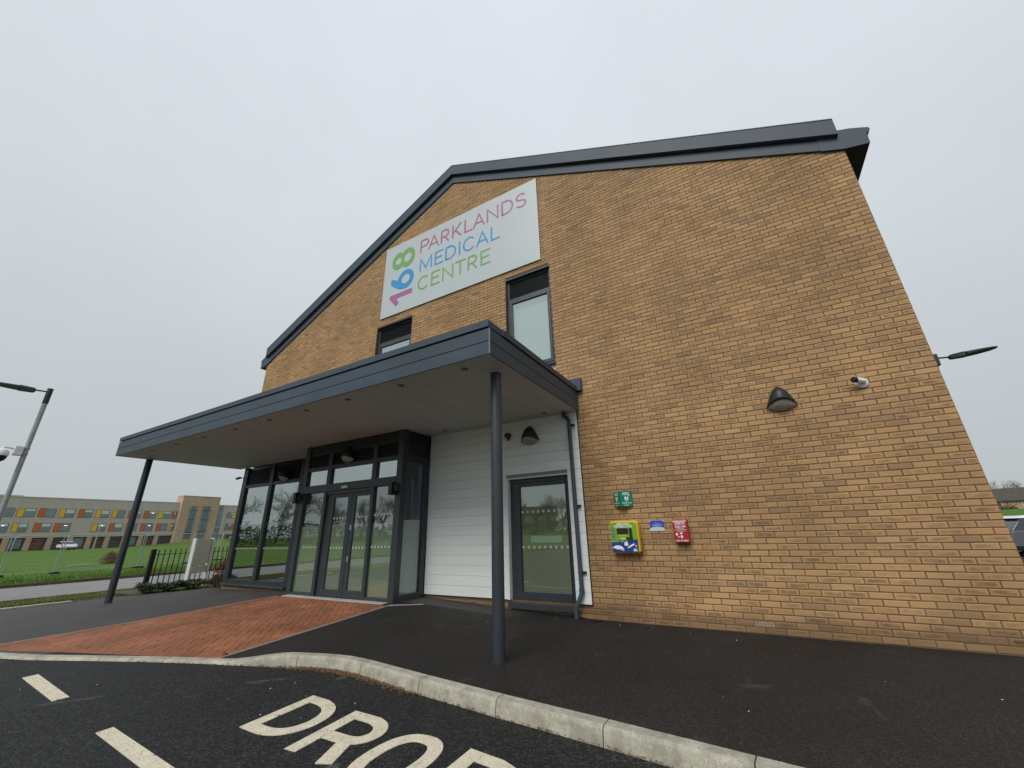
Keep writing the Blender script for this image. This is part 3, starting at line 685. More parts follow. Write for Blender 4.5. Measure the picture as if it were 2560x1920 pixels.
for n_, (x0, x1, z0, z1) in enumerate(bricks):
    y = random.gauss(0, .0012)
    if n_ < 300:
        if abs(x1-x0-.215) < .002: me = variants[random.randrange(NV)]
        else:
            mb = MB(); brick_geo(mb, -(x1-x0)/2, (x1-x0)/2, -.0325, .0325, 0., random.uniform(.02, 1)); me = mb.mesh('brick', 'brick')
        o = bpy.data.objects.new('brick', me); COL.objects.link(o); o.parent = wall
        o.location = ((x0+x1)/2, y, (z0+z1)/2); o.rotation_euler = (random.gauss(0, .006), random.gauss(0, .004), random.gauss(0, .004))
    else: brick_geo(rest, x0, x1, z0+random.gauss(0, .0006), z1+random.gauss(0, .0006), y, random.uniform(.02, 1))
rest.build('brickwork', 'brick', wall, kind='stuff')
# terracotta air brick
vx0, vx1, vz0, vz1 = vent_slot
ab = sub('air_vent', bld); part('backing', 'dark_metal', ab, [(vx0, vx1, .004, .03, vz0, vz1)])
for i in range(6): part('vent_louvre', 'air_brick', ab, [(vx0+.004, vx1-.004, -.003, .006, vz0+.004+i*.0105, vz0+.0085+i*.0105)])
part('vent_edge', 'air_brick', ab, [(vx0, vx0+.004, -.003, .006, vz0, vz1), (vx1-.004, vx1, -.003, .006, vz0, vz1)])
for x_, z_ in ((WR[1]-.006, WR[3]+.004), (WL[0]-.006, WL[3]+.004)): part('movement_joint', 'joint_sealant', bld, [(x_, x_+.013, -.0055, .004, z_, gz(x_)-.02)])
# other walls of the block (not in the photograph, plain brick coursing)
def side_brick():
    m = bpy.data.materials.new('side_brick'); m.use_nodes = True; nt = m.node_tree; b = nt.nodes['Principled BSDF']
    g = N(nt, 'ShaderNodeNewGeometry'); sx = N(nt, 'ShaderNodeSeparateXYZ'); cx = N(nt, 'ShaderNodeCombineXYZ'); nt.links.new(g.outputs['Position'], sx.inputs[0]); nt.links.new(sx.outputs[1], cx.inputs[0]); nt.links.new(sx.outputs[2], cx.inputs[1])
    t = N(nt, 'ShaderNodeTexBrick', i_Scale=1., i_Mortar_Size=.005, i_Brick_Width=.225, i_Row_Height=.075); t.offset = .5
    t.inputs['Color1'].default_value = (.44, .28, .125, 1); t.inputs['Color2'].default_value = (.36, .225, .10, 1); t.inputs['Mortar'].default_value = (.15, .11, .07, 1)
    nt.links.new(cx.outputs[0], t.inputs[0]); nt.links.new(t.outputs[0], b.inputs['Base Color']); b.inputs['Roughness'].default_value = .85; MATS['side_brick'] = m
side_brick()
DEP = 14.
part('side_wall', 'side_brick', bld, [(W-.10, W-.002, .031, DEP, -.3, 6.72)])
part('side_wall', 'side_brick', bld, [(XL+.002, XL+.10, .22, DEP, -.3, 6.72)])
mb = MB(); mb.add([(XL, DEP, -.3), (W, DEP, -.3), (W, DEP, 6.72), (APX, DEP, APZ+.1), (XL, DEP, 6.72)], [(4, 3, 2, 1, 0)]); mb.build('rear_wall', 'side_brick', bld)
# corner returns of the front bricks
mb = MB()
for r in range(90): mb.rv = random.random(); mb.box(W-.0015, W+.0008, .002, .10, r*.075+.006, r*.075+.069)
mb.build('corner_bricks', 'brick', bld, kind='stuff')

# ---- roof with layered verge trim and boxed eaves
roof = sub('roof', bld)
for sg, xe in ((1, W+.30), (-1, XL-.30)):
    ze = gz(xe); T = .16
    for i in range(18):                             # standing seam trays
        ya, yb = -.02+i*(DEP+.1)/18, -.02+(i+1)*(DEP+.1)/18
        mb = MB(); mb.prism([(APX, APZ+.34), (xe, ze+.34), (xe, ze+.34+.07), (APX, APZ+.34+.07)] if sg > 0 else [(xe, ze+.34), (APX, APZ+.34), (APX, APZ+.41), (xe, ze+.41)], lambda a, c, d: (a, d, c), ya+.004, yb-.004); mb.build('roof_tray', 'roof_metal', roof)
def sloped(name, m, z0, z1, y0, y1, xend_r, xend_l):
    for xe in (xend_r, xend_l):
        poly = [(APX, APZ+z0), (xe, gz(xe)+z0), (xe, gz(xe)+z1), (APX, APZ+z1)]
        if xe < APX: poly = poly[::-1]
        mb = MB(); mb.prism(poly, lambda a, c, d: (a, d, c), y1, y0); mb.build(name, m, roof, bevel=.004)
sloped('verge_fascia', 'grey_metal', -.005, .22, -.035, .02, W+.0, XL-.0)
sloped('verge_recess', 'dark_metal', .221, .40, -.028, .02, W-.05, XL+.05)
sloped('verge_capping', 'grey_metal', .235, .545, -.115, -.031, W-.03, XL+.02)
sloped('ridge_capping', 'grey_metal', .546, .57, -.12, .05, W-.03, XL+.02)
for sg, xc_ in ((1, W), (-1, XL)):
    E_ = lambda d: xc_+sg*d
    poly = [(E_(-.28), gz(W)+.11), (E_(.002), gz(W)-.01), (E_(.29), gz(W)-.07), (E_(.30), gz(W)+.25), (E_(.13), gz(W)+.34), (E_(-.10), gz(W)+.42), (E_(-.28), gz(W)+.46)]
    if sg < 0: poly = poly[::-1]
    mb = MB(); mb.prism(poly, lambda a, c, d: (a, d, c), -.036, -.041); mb.build('eaves_end_plate', 'grey_metal', roof, bevel=.004)
    mb = MB(); poly2 = [(E_(.003), gz(W)-.01), (E_(.285), gz(W)-.066), (E_(.296), gz(W)+.24), (E_(.003), gz(W)+.30)]
    if sg < 0: poly2 = poly2[::-1]
    mb.prism(poly2, lambda a, c, d: (a, d, c), DEP, -.035); mb.build('eaves_box', 'dark_metal', roof)
    g_ = MB(); g_.path([(E_(.30), -.03, gz(W)+.20), (E_(.30), DEP, gz(W)+.20)], .055, 8); g_.build('gutter', 'grey_metal', roof)

# ---- upper windows: louvre, casement, blind
def louvres(parent, x0, x1, z0, z1, y, step=.034, m='frame'):
    mb = MB(); n = int((z1-z0)/step)
    for i in range(n):
        z = z0+(i+.5)*(z1-z0)/n; mb.add([(x0, y-.012, z-.012), (x1, y-.012, z-.012), (x1, y+.014, z+.010), (x0, y+.014, z+.010), (x0, y-.012, z-.007), (x1, y-.012, z-.007), (x1, y+.014, z+.015), (x0, y+.014, z+.015)], [(0,3,2,1),(4,5,6,7),(0,1,5,4),(1,2,6,5),(2,3,7,6),(3,0,4,7)])
    mb.build('louvre_blades', m, parent, kind='stuff'); part('louvre_backing', 'black_metal', parent, [(x0, x1, y+.03, y+.04, z0, z1)])
def upper_window(x0, x1, z0, z1, blind):
    w = sub('window', bld); y = .085; zl = 6.10; zb = 4.36
    part('head_trim', 'dark_metal', w, [(x0, x1, .012, .10, z1-.05, z1-.001)])
    part('outer_frame', 'frame', w, [(x0+.003, x0+.055, y, y+.09, zb, z1-.051), (x1-.055, x1-.003, y, y+.09, zb, z1-.051), (x0+.056, x1-.056, y, y+.09, z1-.10, z1-.051), (x0+.056, x1-.056, y, y+.09, zl-.03, zl+.035), (x0+.056, x1-.056, y, y+.09, zb, zb+.06)], bevel=.003)
    louvres(w, x0+.057, x1-.057, zl+.037, z1-.102, y+.035)
    a, b, c, d = x0+.058, x1-.058, zb+.062, zl-.032
    part('casement', 'frame', w, [(a, a+.06, y-.012, y+.06, c, d), (b-.06, b, y-.012, y+.06, c, d), (a+.061, b-.061, y-.012, y+.06, d-.065, d), (a+.061, b-.061, y-.012, y+.06, c, c+.07)], bevel=.003)
    part('pane', 'glass', w, [(a+.058, b-.058, y+.02, y+.028, c+.068, d-.063)])
    part('blind', blind, w, [(a+.02, b-.02, y+.12, y+.13, c, d)])
    part('sill', 'frame', w, [(x0+.002, x1-.002, -.03, .16, zb-.035, zb-.002)], bevel=.003)
    part('spandrel_panel', 'white_paint', w, [(x0+.002, x1-.002, .06, .10, 3.5, zb-.037)])
upper_window(*WR, 'blind'); upper_window(*WL, 'room_blue')

# ---- canopy
def face_y0(x, y, z): return Matrix(((1, 0, 0, x), (0, 0, -1, y), (0, 1, 0, z), (0, 0, 0, 1)))
CX0, CX1, CY, SZ = -11.02, .045, -2.955, 3.29
can = sub('canopy', bld)
joints = [CX0, -8.35, -5.4, -2.45, CX1]
for a, b in zip(joints, joints[1:]):
    part('fascia_board', 'grey_metal', can, [(a+.002, b-.002, CY, CY+.02, SZ-.004, SZ+.165)], bevel=.002)
    part('capping', 'grey_metal', can, [(a+.0015, b-.0015, CY-.018, CY+.30, SZ+.357, SZ+.45)], bevel=.004)
for a, b in zip([CX0, -9.8, -6.9, -3.9, CX1], [-9.8, -6.9, -3.9, CX1]): part('fascia_board', 'grey_metal', can, [(a+.002, b-.002, CY+.001, CY+.021, SZ+.175, SZ+.34)], bevel=.002)
for sgn, X0 in ((1, CX1), (-1, CX0)):
    xa, xb = (X0-.02, X0) if sgn > 0 else (X0, X0+.02)
    part('fascia_board', 'grey_metal', can, [(xa, xb, CY+.022, -.004, SZ-.004, SZ+.165)], bevel=.002)
    part('fascia_board', 'grey_metal', can, [(xa, xb, CY+.022, -.004, SZ+.175, SZ+.34)], bevel=.002)
    part('capping', 'grey_metal', can, [(X0-.28 if sgn > 0 else X0-.018, X0+.018 if sgn > 0 else X0+.28, CY+.301, -.004, SZ+.357, SZ+.45)], bevel=.004)
mb = MB(); xf = CX0+.12
while xf < CX1-.05:
    for zz in (SZ+.03, SZ+.135, SZ+.205, SZ+.31):
        mb.lathe([(.006, 0), (.006, .002)], face_y0(xf+(.02 if zz > SZ+.18 else 0), CY-.0005 if zz < SZ+.18 else CY+.0005, zz), 6)
    xf += .585
mb.build('fixings', 'dark_metal', can, kind='stuff')
part('corner_trim', 'galv', can, [(CX1-.001, CX1+.003, CY-.003, CY+.02, SZ-.004, SZ+.34)])
part('corner_trim', 'galv', can, [(CX0-.003, CX0+.001, CY-.003, CY+.02, SZ-.004, SZ+.34)])
part('core', 'black_metal', can, [(CX0+.025, CX1-.025, CY+.025, -.004, SZ+.03, SZ+.356)])
part('roof_deck', 'dark_metal', can, [(CX0+.29, CX1-.29, CY+.302, -.004, SZ+.357, SZ+.39)])
part('soffit_trim', 'white_paint', can, [(CX1-.034, CX1-.021, CY+.022, -.01, SZ-.006, SZ+.02)])
nb = 54; bw = (CX1-.036-CX0-.02)/nb
for i in range(nb):
    part('soffit_board', 'soffit_board', can, [(CX0+.021+i*bw+.0009, CX0+.021+(i+1)*bw-.0009, CY+.022, -.012, SZ, SZ+.02)])
for x, y in [(-.495, -2.72), (-1.614, -2.72), (-2.748, -2.72), (-3.787, -2.72), (-4.85, -2.72), (-6.0, -2.72), (-7.2, -2.72), (-8.4, -2.72), (-9.6, -2.72), (-.54, -.25), (-2.82, -.25)]:
    mb = MB().lathe([(.02, SZ-.001), (.048, SZ-.006), (.045, SZ-.0005)], at_(x, y, 0), 16); mb.build('downlight', 'downlight_grey', can, smooth=40)
part('flashing', 'grey_metal', can, [(CX1-.14, CX1+.0185, -.09, -.006, SZ+.452, SZ+.60), (CX1+.019, CX1+.10, -.09, -.006, SZ+.36, SZ+.60)], bevel=.004)
for x, y in ((-.207, -2.41), (-10.83, -2.33)):
    zb = pave_z(x, y)-.02; c = sub('column', bld)
    MB().path([(x, y, zb), (x, y, SZ)], .0705, 28).build('shaft', 'column_grey', c, smooth=40)
    MB().lathe([(.072, SZ-.03), (.088, SZ-.025), (.088, SZ-.001)], at_(x, y, 0), 24).build('collar', 'soffit_board', c, smooth=40)
    MB().lathe([(.09, zb), (.088, zb+.021), (.072, zb+.03)], at_(x, y, 0), 24).build('foot_seal', 'black_metal', c, smooth=40)

# ---- white boarded wall under the canopy
clad = sub('boarded_wall', bld); YB = -.034
part('backing', 'board_gap', clad, [(-3.378, -1.50, -.012, .02, .21, SZ-.002), (-.255, -.004, -.012, .02, .21, SZ-.002), (-1.50, -.255, -.012, .02, 2.222, SZ-.002)])
z = .207; PT = .1725
while z < SZ-.02:
    z1 = min(z+PT-.0028, SZ-.003)
    if z1 < 2.22: xs_ = [(-3.376, -1.497), (-.257, -.152), (-.149, -.002)]
    elif z < 2.215: xs_ = [(-3.376, -1.497), (-.257, -.152), (-.149, -.002)]; 
    else: xs_ = [(-3.376, -.152), (-.149, -.002)]
    for a, b in xs_:
        mb = MB(); t = random.gauss(0, .0006)
        mb.add([(a, -.0125, z), (b, -.0125, z), (b, -.0125, z1), (a, -.0125, z1), (a, YB+t, z), (b, YB+t, z), (b, YB+.003+t, z1), (a, YB+.003+t, z1)], [(4, 5, 6, 7), (0, 1, 5, 4), (1, 2, 6, 5), (2, 3, 7, 6), (3, 0, 4, 7)])
        mb.build('board', 'white_board', clad, bevel=.002)
    z += PT
part('edge_trim', 'dark_metal', clad, [(-.0015, .006, -.036, -.004, .205, SZ)])
part('door_reveal', 'white_paint', clad, [(-1.4965, -1.4565, -.036, .10, .2, 2.215), (-.2975+.04, -.2575, -.036, .10, .2, 2.215), (-1.456, -.2585, -.036, .10, 2.195, 2.216)])
# ---- glazed side door
sdr = sub('side_door', bld); y = .055
part('outer_frame', 'frame', sdr, [(-1.455, -1.375, y, y+.1, .16, 2.194), (-.335, -.2585, y, y+.1, .16, 2.194), (-1.374, -.336, y, y+.1, 2.125, 2.194)], bevel=.003)
part('leaf', 'frame', sdr, [(-1.370, -1.262, y-.008, y+.07, .2, 2.12), (-.445+.09, -.340, y-.008, y+.07, .2, 2.12), (-1.261, -.356, y-.008, y+.07, 2.055, 2.12), (-1.261, -.356, y-.008, y+.07, .2, .325)], bevel=.004)
part('pane', 'lobby_glass', sdr, [(-1.264, -.353, y+.03, y+.038, .32, 2.06)])
part('sill', 'frame', sdr, [(-1.47, -.245, -.085, .16, .135, .165), (-1.47, -.245, -.085, -.06, .085, .134)], bevel=.003)
def dots(parent, xs_, z, y, r=.026, name='glass_dots', m='frosted'):
    mb = MB()
    for x in xs_: mb.prism([(x+r*math.cos(2*math.pi*k/14), z+r*math.sin(2*math.pi*k/14)) for k in range(14)], lambda a, c, d: (a, d, c), y, y-.0012)
    mb.build(name, m, parent)
for z in (1.612, 1.022): dots(sdr, [-1.225+i*.1045 for i in range(9)], z, y+.0295)
part('note', 'paper', sdr, [(-1.08, -.49, y+.0395, y+.0415, 1.098, 1.205)])
part('privacy_film', 'side_film', sdr, [(-1.26, -.357, y+.044, y+.046, .325, 2.05)])
part('push_bar', 'silver', sdr, [(-1.25, -.37, y+.0395, y+.0435, 1.082, 1.094)])

# ---- entrance lobby
PX0, PX1, PY, PZ = -6.53, -3.385, -.83, .15
por = sub('entrance_lobby', bld); F = 'frame'
part('corner_post', F, por, [(PX1-.145, PX1, PY, PY+.145, PZ, SZ-.001)], bevel=.004); part('corner_post', F, por, [(PX0, PX0+.145, PY, PY+.145, PZ, SZ-.001)], bevel=.004)
part('head_panel', 'black_metal', por, [(PX0+.146, PX1-.146, PY+.03, PY+.06, 3.07, SZ-.001), (PX1-.06, PX1-.03, PY+.146, -.04, 2.79, SZ-.001)])
part('transom', F, por, [(PX0+.146, PX1-.146, PY+.008, PY+.12, 2.70, 2.775), (PX0+.146, PX1-.146, PY-.012, PY+.13, 2.205, 2.365)], bevel=.003)
part('head_rail', F, por, [(PX0+.146, PX1-.146, PY+.008, PY+.12, 3.045, 3.069)])
XM = [-5.665, -5.55, -4.235, -4.12]
part('mullion', F, por, [(XM[0], XM[1], PY+.005, PY+.125, 2.366, 2.699), (XM[0], XM[1], PY+.005, PY+.125, 2.776, 3.044)]); part('mullion', F, por, [(XM[2], XM[3], PY+.005, PY+.125, 2.366, 2.699), (XM[2], XM[3], PY+.005, PY+.125, 2.776, 3.044)])
part('mullion', F, por, [(-5.69, -5.60, PY+.005, PY+.125, PZ+.012, 2.204)]); part('mullion', F, por, [(-4.215, -4.135, PY+.005, PY+.125, PZ+.012, 2.204)])
for a, b in ((PX0+.146, -5.691), (-4.134, PX1-.146)): part('bottom_rail', F, por, [(a, b, PY+.01, PY+.11, PZ+.012, .215)])
part('side_rail', F, por, [(PX1-.10, PX1-.004, PY+.146, -.04, PZ, .25), (PX1-.10, PX1-.004, PY+.146, -.04, 2.69, 2.788), (PX1-.10, PX1-.004, -.155, -.04, .251, 2.689)], bevel=.003)
for a, b in ((PX0+.146, XM[0]), (XM[1], XM[2]), (XM[3], PX1-.146)):
    louvres(por, a+.002, b-.002, 2.778, 3.042, PY+.05)
    part('toplight_pane', 'glass', por, [(a+.004, b-.004, PY+.055, PY+.063, 2.367, 2.698)])
part('sidelight_pane', 'lobby_glass', por, [(PX0+.146, -5.692, PY+.055, PY+.063, .216, 2.204)]); part('sidelight_pane', 'lobby_glass', por, [(-4.133, PX1-.146, PY+.055, PY+.063, .216, 2.204)])
part('side_pane', 'clear_glass', por, [(PX1-.055, PX1-.047, PY+.146, -.155, .251, 2.689)])
part('side_frost', 'frosted', por, [(PX1-.075, PX1-.072, PY+.15, -.16, .255, 1.55)], label='frosted lower half of the lobby side pane')
for z in (1.66, 1.075):
    dots(por, [-6.2+i*.09 for i in range(6)], z, PY+.0545, .024); dots(por, [-4.09+i*.09 for i in range(6)], z, PY+.0545, .024)
for a, b in ((PX0+.148, -5.694), (-4.131, PX1-.148)): part('privacy_film', 'film', por, [(a, b, PY+.068, PY+.070, .22, 1.5)])
part('door_head', F, por, [(-5.599, -4.216, PY+.02, PY+.12, 2.14, 2.204)])
for a, b, g0, g1 in ((-5.595, -4.815, -5.385, -4.935), (-4.805, -4.22, -4.70, -4.275)):
    d = sub('entrance_door', bld); yy = PY+.055
    part('door_leaf', F, d, [(a, g0, yy, yy+.05, PZ+.014, 2.137), (g1, b, yy, yy+.05, PZ+.014, 2.137), (g0+.001, g1-.001, yy, yy+.05, 2.06, 2.137), (g0+.001, g1-.001, yy, yy+.05, PZ+.014, .30)], bevel=.003)
    part('pane', 'lobby_glass', d, [(g0-.003, g1+.003, yy+.022, yy+.029, .297, 2.063)])
    for z in (1.64, 1.06): dots(d, [g0+.05+i*.09 for i in range(int((g1-g0-.06)/.09)+1)], z, yy+.0215, .024)
    part('privacy_film', 'film', d, [(g0+.002, g1-.002, yy+.034, yy+.036, .301, 1.52)])
    if a > -5: 
        for z in (1.444, .855): part('lock_plate', 'silver', d, [(-4.785, -4.735, yy-.006, yy-.001, z-.05, z+.05)])
part('door_sensor', 'white_plastic', por, [(-5.06, -4.88, PY-.06, PY-.0125, 2.235, 2.285)], bevel=.008)
for x in (PX0+.02, PX1-.13):                        # black boxes on the door posts
    d = sub('post_box', bld); part('housing', 'black_plastic', d, [(x-.055, x+.035, PY-.145, PY-.035, 2.0, 2.24)], bevel=.006); part('bracket', 'black_metal', d, [(x+.036, x+.115, PY-.10, PY-.0015, 2.07, 2.18)], bevel=.004)

# ---- left hand glazing
gl = sub('front_glazing', bld); gy = -.02
GX = [(-10.70, -10.55), (-9.335, -9.19), (-7.94, -7.80)]
for a, b in GX: part('mullion', F, gl, [(a, b, gy, gy+.14, .155, SZ-.001)], bevel=.004)
for (a, b), (c, d_) in zip(GX, GX[1:]):
    part('transom', F, gl, [(b+.001, c-.001, gy+.01, gy+.12, 2.69, 2.765)]); part('bottom_rail', F, gl, [(b+.001, c-.001, gy+.01, gy+.12, .155, .255)])
    louvres(gl, b+.002, c-.002, 2.767, 3.26, gy+.05); part('pane', 'glass', gl, [(b+.001, c-.001, gy+.055, gy+.063, .256, 2.689)])
    for z in (1.627, 1.03): dots(gl, [b+.06+i*.075 for i in range(int((c-b-.08)/.075)+1)], z, gy+.0545, .024)
part('sill', 'grey_metal', gl, [(-10.74, -7.8, gy-.07, gy+.02, .115, .154)], bevel=.003)
part('infill_panel', 'dark_metal', gl, [(-7.799, PX0-.001, gy+.02, gy+.10, PZ, SZ-.001)])
part('lobby_wall', 'room_wall', gl, [(PX0+.03, PX0+.08, PY+.146, gy+.019, PZ, SZ-.002)])
part('corner_frame', F, gl, [(-10.775, -10.701, gy+.01, gy+.22, .155, SZ-.001)])

# ---- rooms behind the glass
rm = sub('interior', bld)
part('floor', 'room_floor', rm, [(XL+.11, -.01, .161, 5.2, .05, .149)]); part('floor', 'room_floor', rm, [(PX0+.09, PX1-.11, PY+.13, .16, .05, .149)])
part('ceiling', 'room_ceiling', rm, [(XL+.11, -.01, .161, 5.2, 3.0, 3.05)]); part('ceiling', 'room_ceiling', rm, [(PX0+.09, PX1-.11, PY+.13, .16, 2.98, 3.03)])
part('back_wall', 'room_wall', rm, [(XL+.11, -.01, 5.2, 5.3, .15, 3.0)])
part('partition', 'room_wall', rm, [(-7.0, -6.9, .17, 5.19, .15, 2.99)]); part('partition', 'room_wall', rm, [(-2.9, -2.8, .17, 5.19, .15, 2.99)]); part('partition', 'room_tan', rm, [(-2.79, -.02, .95, 1.02, .15, 2.99)])
part('display_board', 'room_blue', rm, [(-3.95, -3.55, .25, .30, 1.0, 2.75)], label='blue display board inside the lobby'); part('display_board', 'room_blue', rm, [(-6.85, -6.0, 2.2, 2.26, 1.2, 2.8)], label='blue wall panel inside the lobby')
part('notice', 'paper', rm, [(-6.75, -6.45, 1.2, 1.22, 1.5, 2.3)]); part('notice', 'paper', rm, [(-6.3, -6.1, 1.9, 1.92, 1.6, 2.2)])
part('reception_desk', 'room_tan', rm, [(-5.6, -4.2, 3.4, 3.9, .15, 1.15)]); part('ceiling_light', 'lit_panel', rm, [(-4.4, -3.9, -.35, -.2, 2.965, 2.979)]); part('ceiling_light', 'lit_panel', rm, [(-5.4, -4.8, 2.0, 2.6, 2.985, 2.999)])
part('upper_floor', 'room_wall', rm, [(XL+.11, W-.11, .25, 3.2, 3.9, 4.0), (XL+.11, W-.11, 3.2, 3.3, 4.0, 6.7)])

# ---- downpipe
dp = sub('downpipe', bld); yp = -.085
MB().path([(-.225, yp, 3.32), (-.225, yp, 3.24), (-.205, yp, 3.205), (-.155, yp, 3.165), (-.135, yp, 3.13), (-.135, yp, .40), (-.138, yp-.008, .36), (-.20, yp-.05, .21), (-.225, yp-.06, .17), (-.225, yp-.06, -.02)], .034, 14).build('pipe', 'grey_metal', dp, smooth=40)
for z in (3.23, .40): MB().path([(-.225 if z > 3 else -.135, yp, z-.03), (-.225 if z > 3 else -.135, yp, z+.03)], .040, 14).build('socket', 'grey_metal', dp, smooth=40)
for z in (3.035, 1.657, .655): part('bracket', 'black_metal', dp, [(-.175, -.045, yp-.002, -.036, z-.018, z+.018)], bevel=.003)

# ================================================================== THINGS ON THE WALLS
# ---- name sign with stroke-built letters
sgn = empty('name_sign', (-2.965, 0, 6.81)); tag(sgn, 'large pale sign board reading 168 PARKLANDS MEDICAL CENTRE high on the gable', 'sign')
SX, SZ0 = -2.965, 6.81; YS = -.034
def sfn(off): return lambda a, c, d: (a-SX, YS-off-d, c-SZ0)
for a, b in ((-5.41, -2.969), (-2.967, -.525)): part('panel', 'sign_panel', sgn, [(a-SX, b-SX, YS, -.006, 0, 2.312)], bevel=.002)
part('edge', 'galv', sgn, [(-.525-SX+.0005, -.525-SX+.006, YS-.002, -.006, -.004, 2.316)]); part('edge', 'galv', sgn, [(-5.41-SX-.006, -5.41-SX-.0005, YS-.002, -.006, -.004, 2.316)])
def arcp(cx, cy, rx, ry, a0, a1, n=14): return [(cx+rx*math.cos(R(a0+(a1-a0)*i/n)), cy+ry*math.sin(R(a0+(a1-a0)*i/n))) for i in range(n+1)]
def glyph(ch, w):                                   # unit cap height, width w
    h = .5
    return {'P': [[(0, 0), (0, 1)], [(0, 1), (w*.5, 1)]+arcp(w*.5, .725, w*.5, .275, 90, -90)+[(0, .45)]],
     'A': [[(0, 0), (w/2, 1), (w, 0)], [(w*.17, .3), (w*.83, .3)]],
     'R': [[(0, 0), (0, 1)], [(0, 1), (w*.5, 1)]+arcp(w*.5, .725, w*.5, .275, 90, -90)+[(0, .45)], [(w*.48, .45), (w, 0)]],
     'K': [[(0, 0), (0, 1)], [(w, 1), (.02, .36)], [(w*.32, .56), (w, 0)]],
     'L': [[(0, 1), (0, 0), (w, 0)]], 'N': [[(0, 0), (0, 1), (w, 0), (w, 1)]],
     'D': [[(0, 0), (0, 1), (w*.35, 1)]+arcp(w*.35, .5, w*.65, .5, 90, -90)+[(0, 0)]],
     'S': [arcp(w*.5, .755, w*.48, .245, 35, 270, 16)+arcp(w*.5, .26, w*.5, .255, 90, -145, 16)],
     'M': [[(0, 0), (0, 1), (w/2, .12), (w, 1), (w, 0)]], 'E': [[(w, 1), (0, 1), (0, 0), (w, 0)], [(0, .53), (w*.85, .53)]],
     'I': [[(0, 0), (0, 1)]], 'C': [arcp(w*.52, .5, w*.52, .5, 48, 312, 22)], 'T': [[(0, 1), (w, 1)], [(w/2, 1), (w/2, 0)]]}[ch]
rows_ = [('pink_print', 8.472, .385, [('P', -4.06, -3.80), ('A', -3.775, -3.445), ('R', -3.345, -3.11), ('K', -2.966, -2.715), ('L', -2.573, -2.355), ('A', -2.30, -1.99), ('N', -1.886, -1.586), ('D', -1.46, -1.17), ('S', -1.06, -.815)]),
         ('blue_print', 7.866, .378, [('M', -4.04, -3.66), ('E', -3.525, -3.28), ('D', -3.17, -2.862), ('I', -2.734, -2.73), ('C', -2.607, -2.27), ('A', -2.2, -1.882), ('L', -1.776, -1.556)]),
         ('green_print', 7.268, .378, [('C', -4.07, -3.73), ('E', -3.613, -3.362), ('N', -3.245, -2.935), ('T', -2.838, -2.556), ('R', -2.45, -2.215), ('E', -2.071, -1.828)])]
for m_, zb, hh, gs in rows_:
    for ch, x0, x1 in gs:
        mb = MB()
        for q, st in enumerate(glyph(ch, (x1-x0)/hh)):
            ribbon(mb, [(x0+a*hh, zb+c*hh) for a, c in st], .046, sfn(.0006), 0, .003+q*.0008, False, 1)
        mb.build('letter', m_, sgn)
# 168 turned a quarter turn, reading upwards: u runs up the board, v runs left
def fill_ring(name, m_, outer, holes):
    cu = bpy.data.curves.new(name, 'CURVE'); cu.dimensions = '2D'; cu.fill_mode = 'BOTH'; cu.extrude = .002
    for lp in [outer]+holes:
        sp = cu.splines.new('POLY'); sp.points.add(len(lp)-1); sp.use_cyclic_u = True
        for p, (a, b) in zip(sp.points, lp): p.co = (a, b, 0, 1)
    t = bpy.data.objects.new('tmp', cu); COL.objects.link(t); dg = bpy.context.evaluated_depsgraph_get()
    me = bpy.data.meshes.new_from_object(t.evaluated_get(dg)); bpy.data.objects.remove(t)
    M = Matrix(((1, 0, 0, -SX), (0, 0, -1, YS-.0026), (0, 1, 0, -SZ0), (0, 0, 0, 1))); me.transform(M); me.materials.clear(); me.materials.append(MATS[m_])
    o = bpy.data.objects.new(name, me); COL.objects.link(o); o.parent = sgn; return o
ring = lambda cx, cy, rx, ry, n=40: [(cx+rx*math.cos(2*math.pi*i/n), cy+ry*math.sin(2*math.pi*i/n)) for i in range(n)]
def union8():
    pts = []; A, B = (-4.885, 8.525, .245, .285), (-4.535, 8.527, .262, .318)
    for i in range(80):                             # outer outline in polar form about the waist
        a = 2*math.pi*i/80; best = 0; o = (-4.715, 8.526)
        for cx, cy, rx, ry in (A, B):
            for k in range(200):
                t = k*.004; x, y_ = o[0]+math.cos(a)*t, o[1]+math.sin(a)*t
                if ((x-cx)/rx)**2+((y_-cy)/ry)**2 <= 1: best = max(best, t)
        pts.append((o[0]+math.cos(a)*best, o[1]+math.sin(a)*best))
    return pts
fill_ring('numeral', 'green_print', union8(), [ring(-4.888, 8.527, .118, .118), ring(-4.54, 8.53, .137, .15)])
six = [(-5.106, 7.80)]+[(-4.95, 7.68), (-4.80, 7.575)]+arcp(-4.555, 7.818, .292, .305, 225, 450+40, 40)[:]+[]
six = [(-5.106, 7.795), (-4.98, 7.69), (-4.82, 7.58), (-4.72, 7.535)]+arcp(-4.555, 7.817, .29, .303, 250, 520, 40)+[(-4.845, 7.86), (-4.87, 7.87), (-5.10, 7.985)]
fill_ring('numeral', 'blue_print', six, [ring(-4.557, 7.826, .155, .147)])
fill_ring('numeral', 'pink_print', [(-4.285, 7.287), (-4.285, 7.437), (-5.06, 7.437), (-5.10, 7.42), (-5.115, 7.37), (-5.10, 7.33), (-4.843, 7.04), (-4.745, 7.145), (-4.84, 7.26), (-4.82, 7.287)], [])

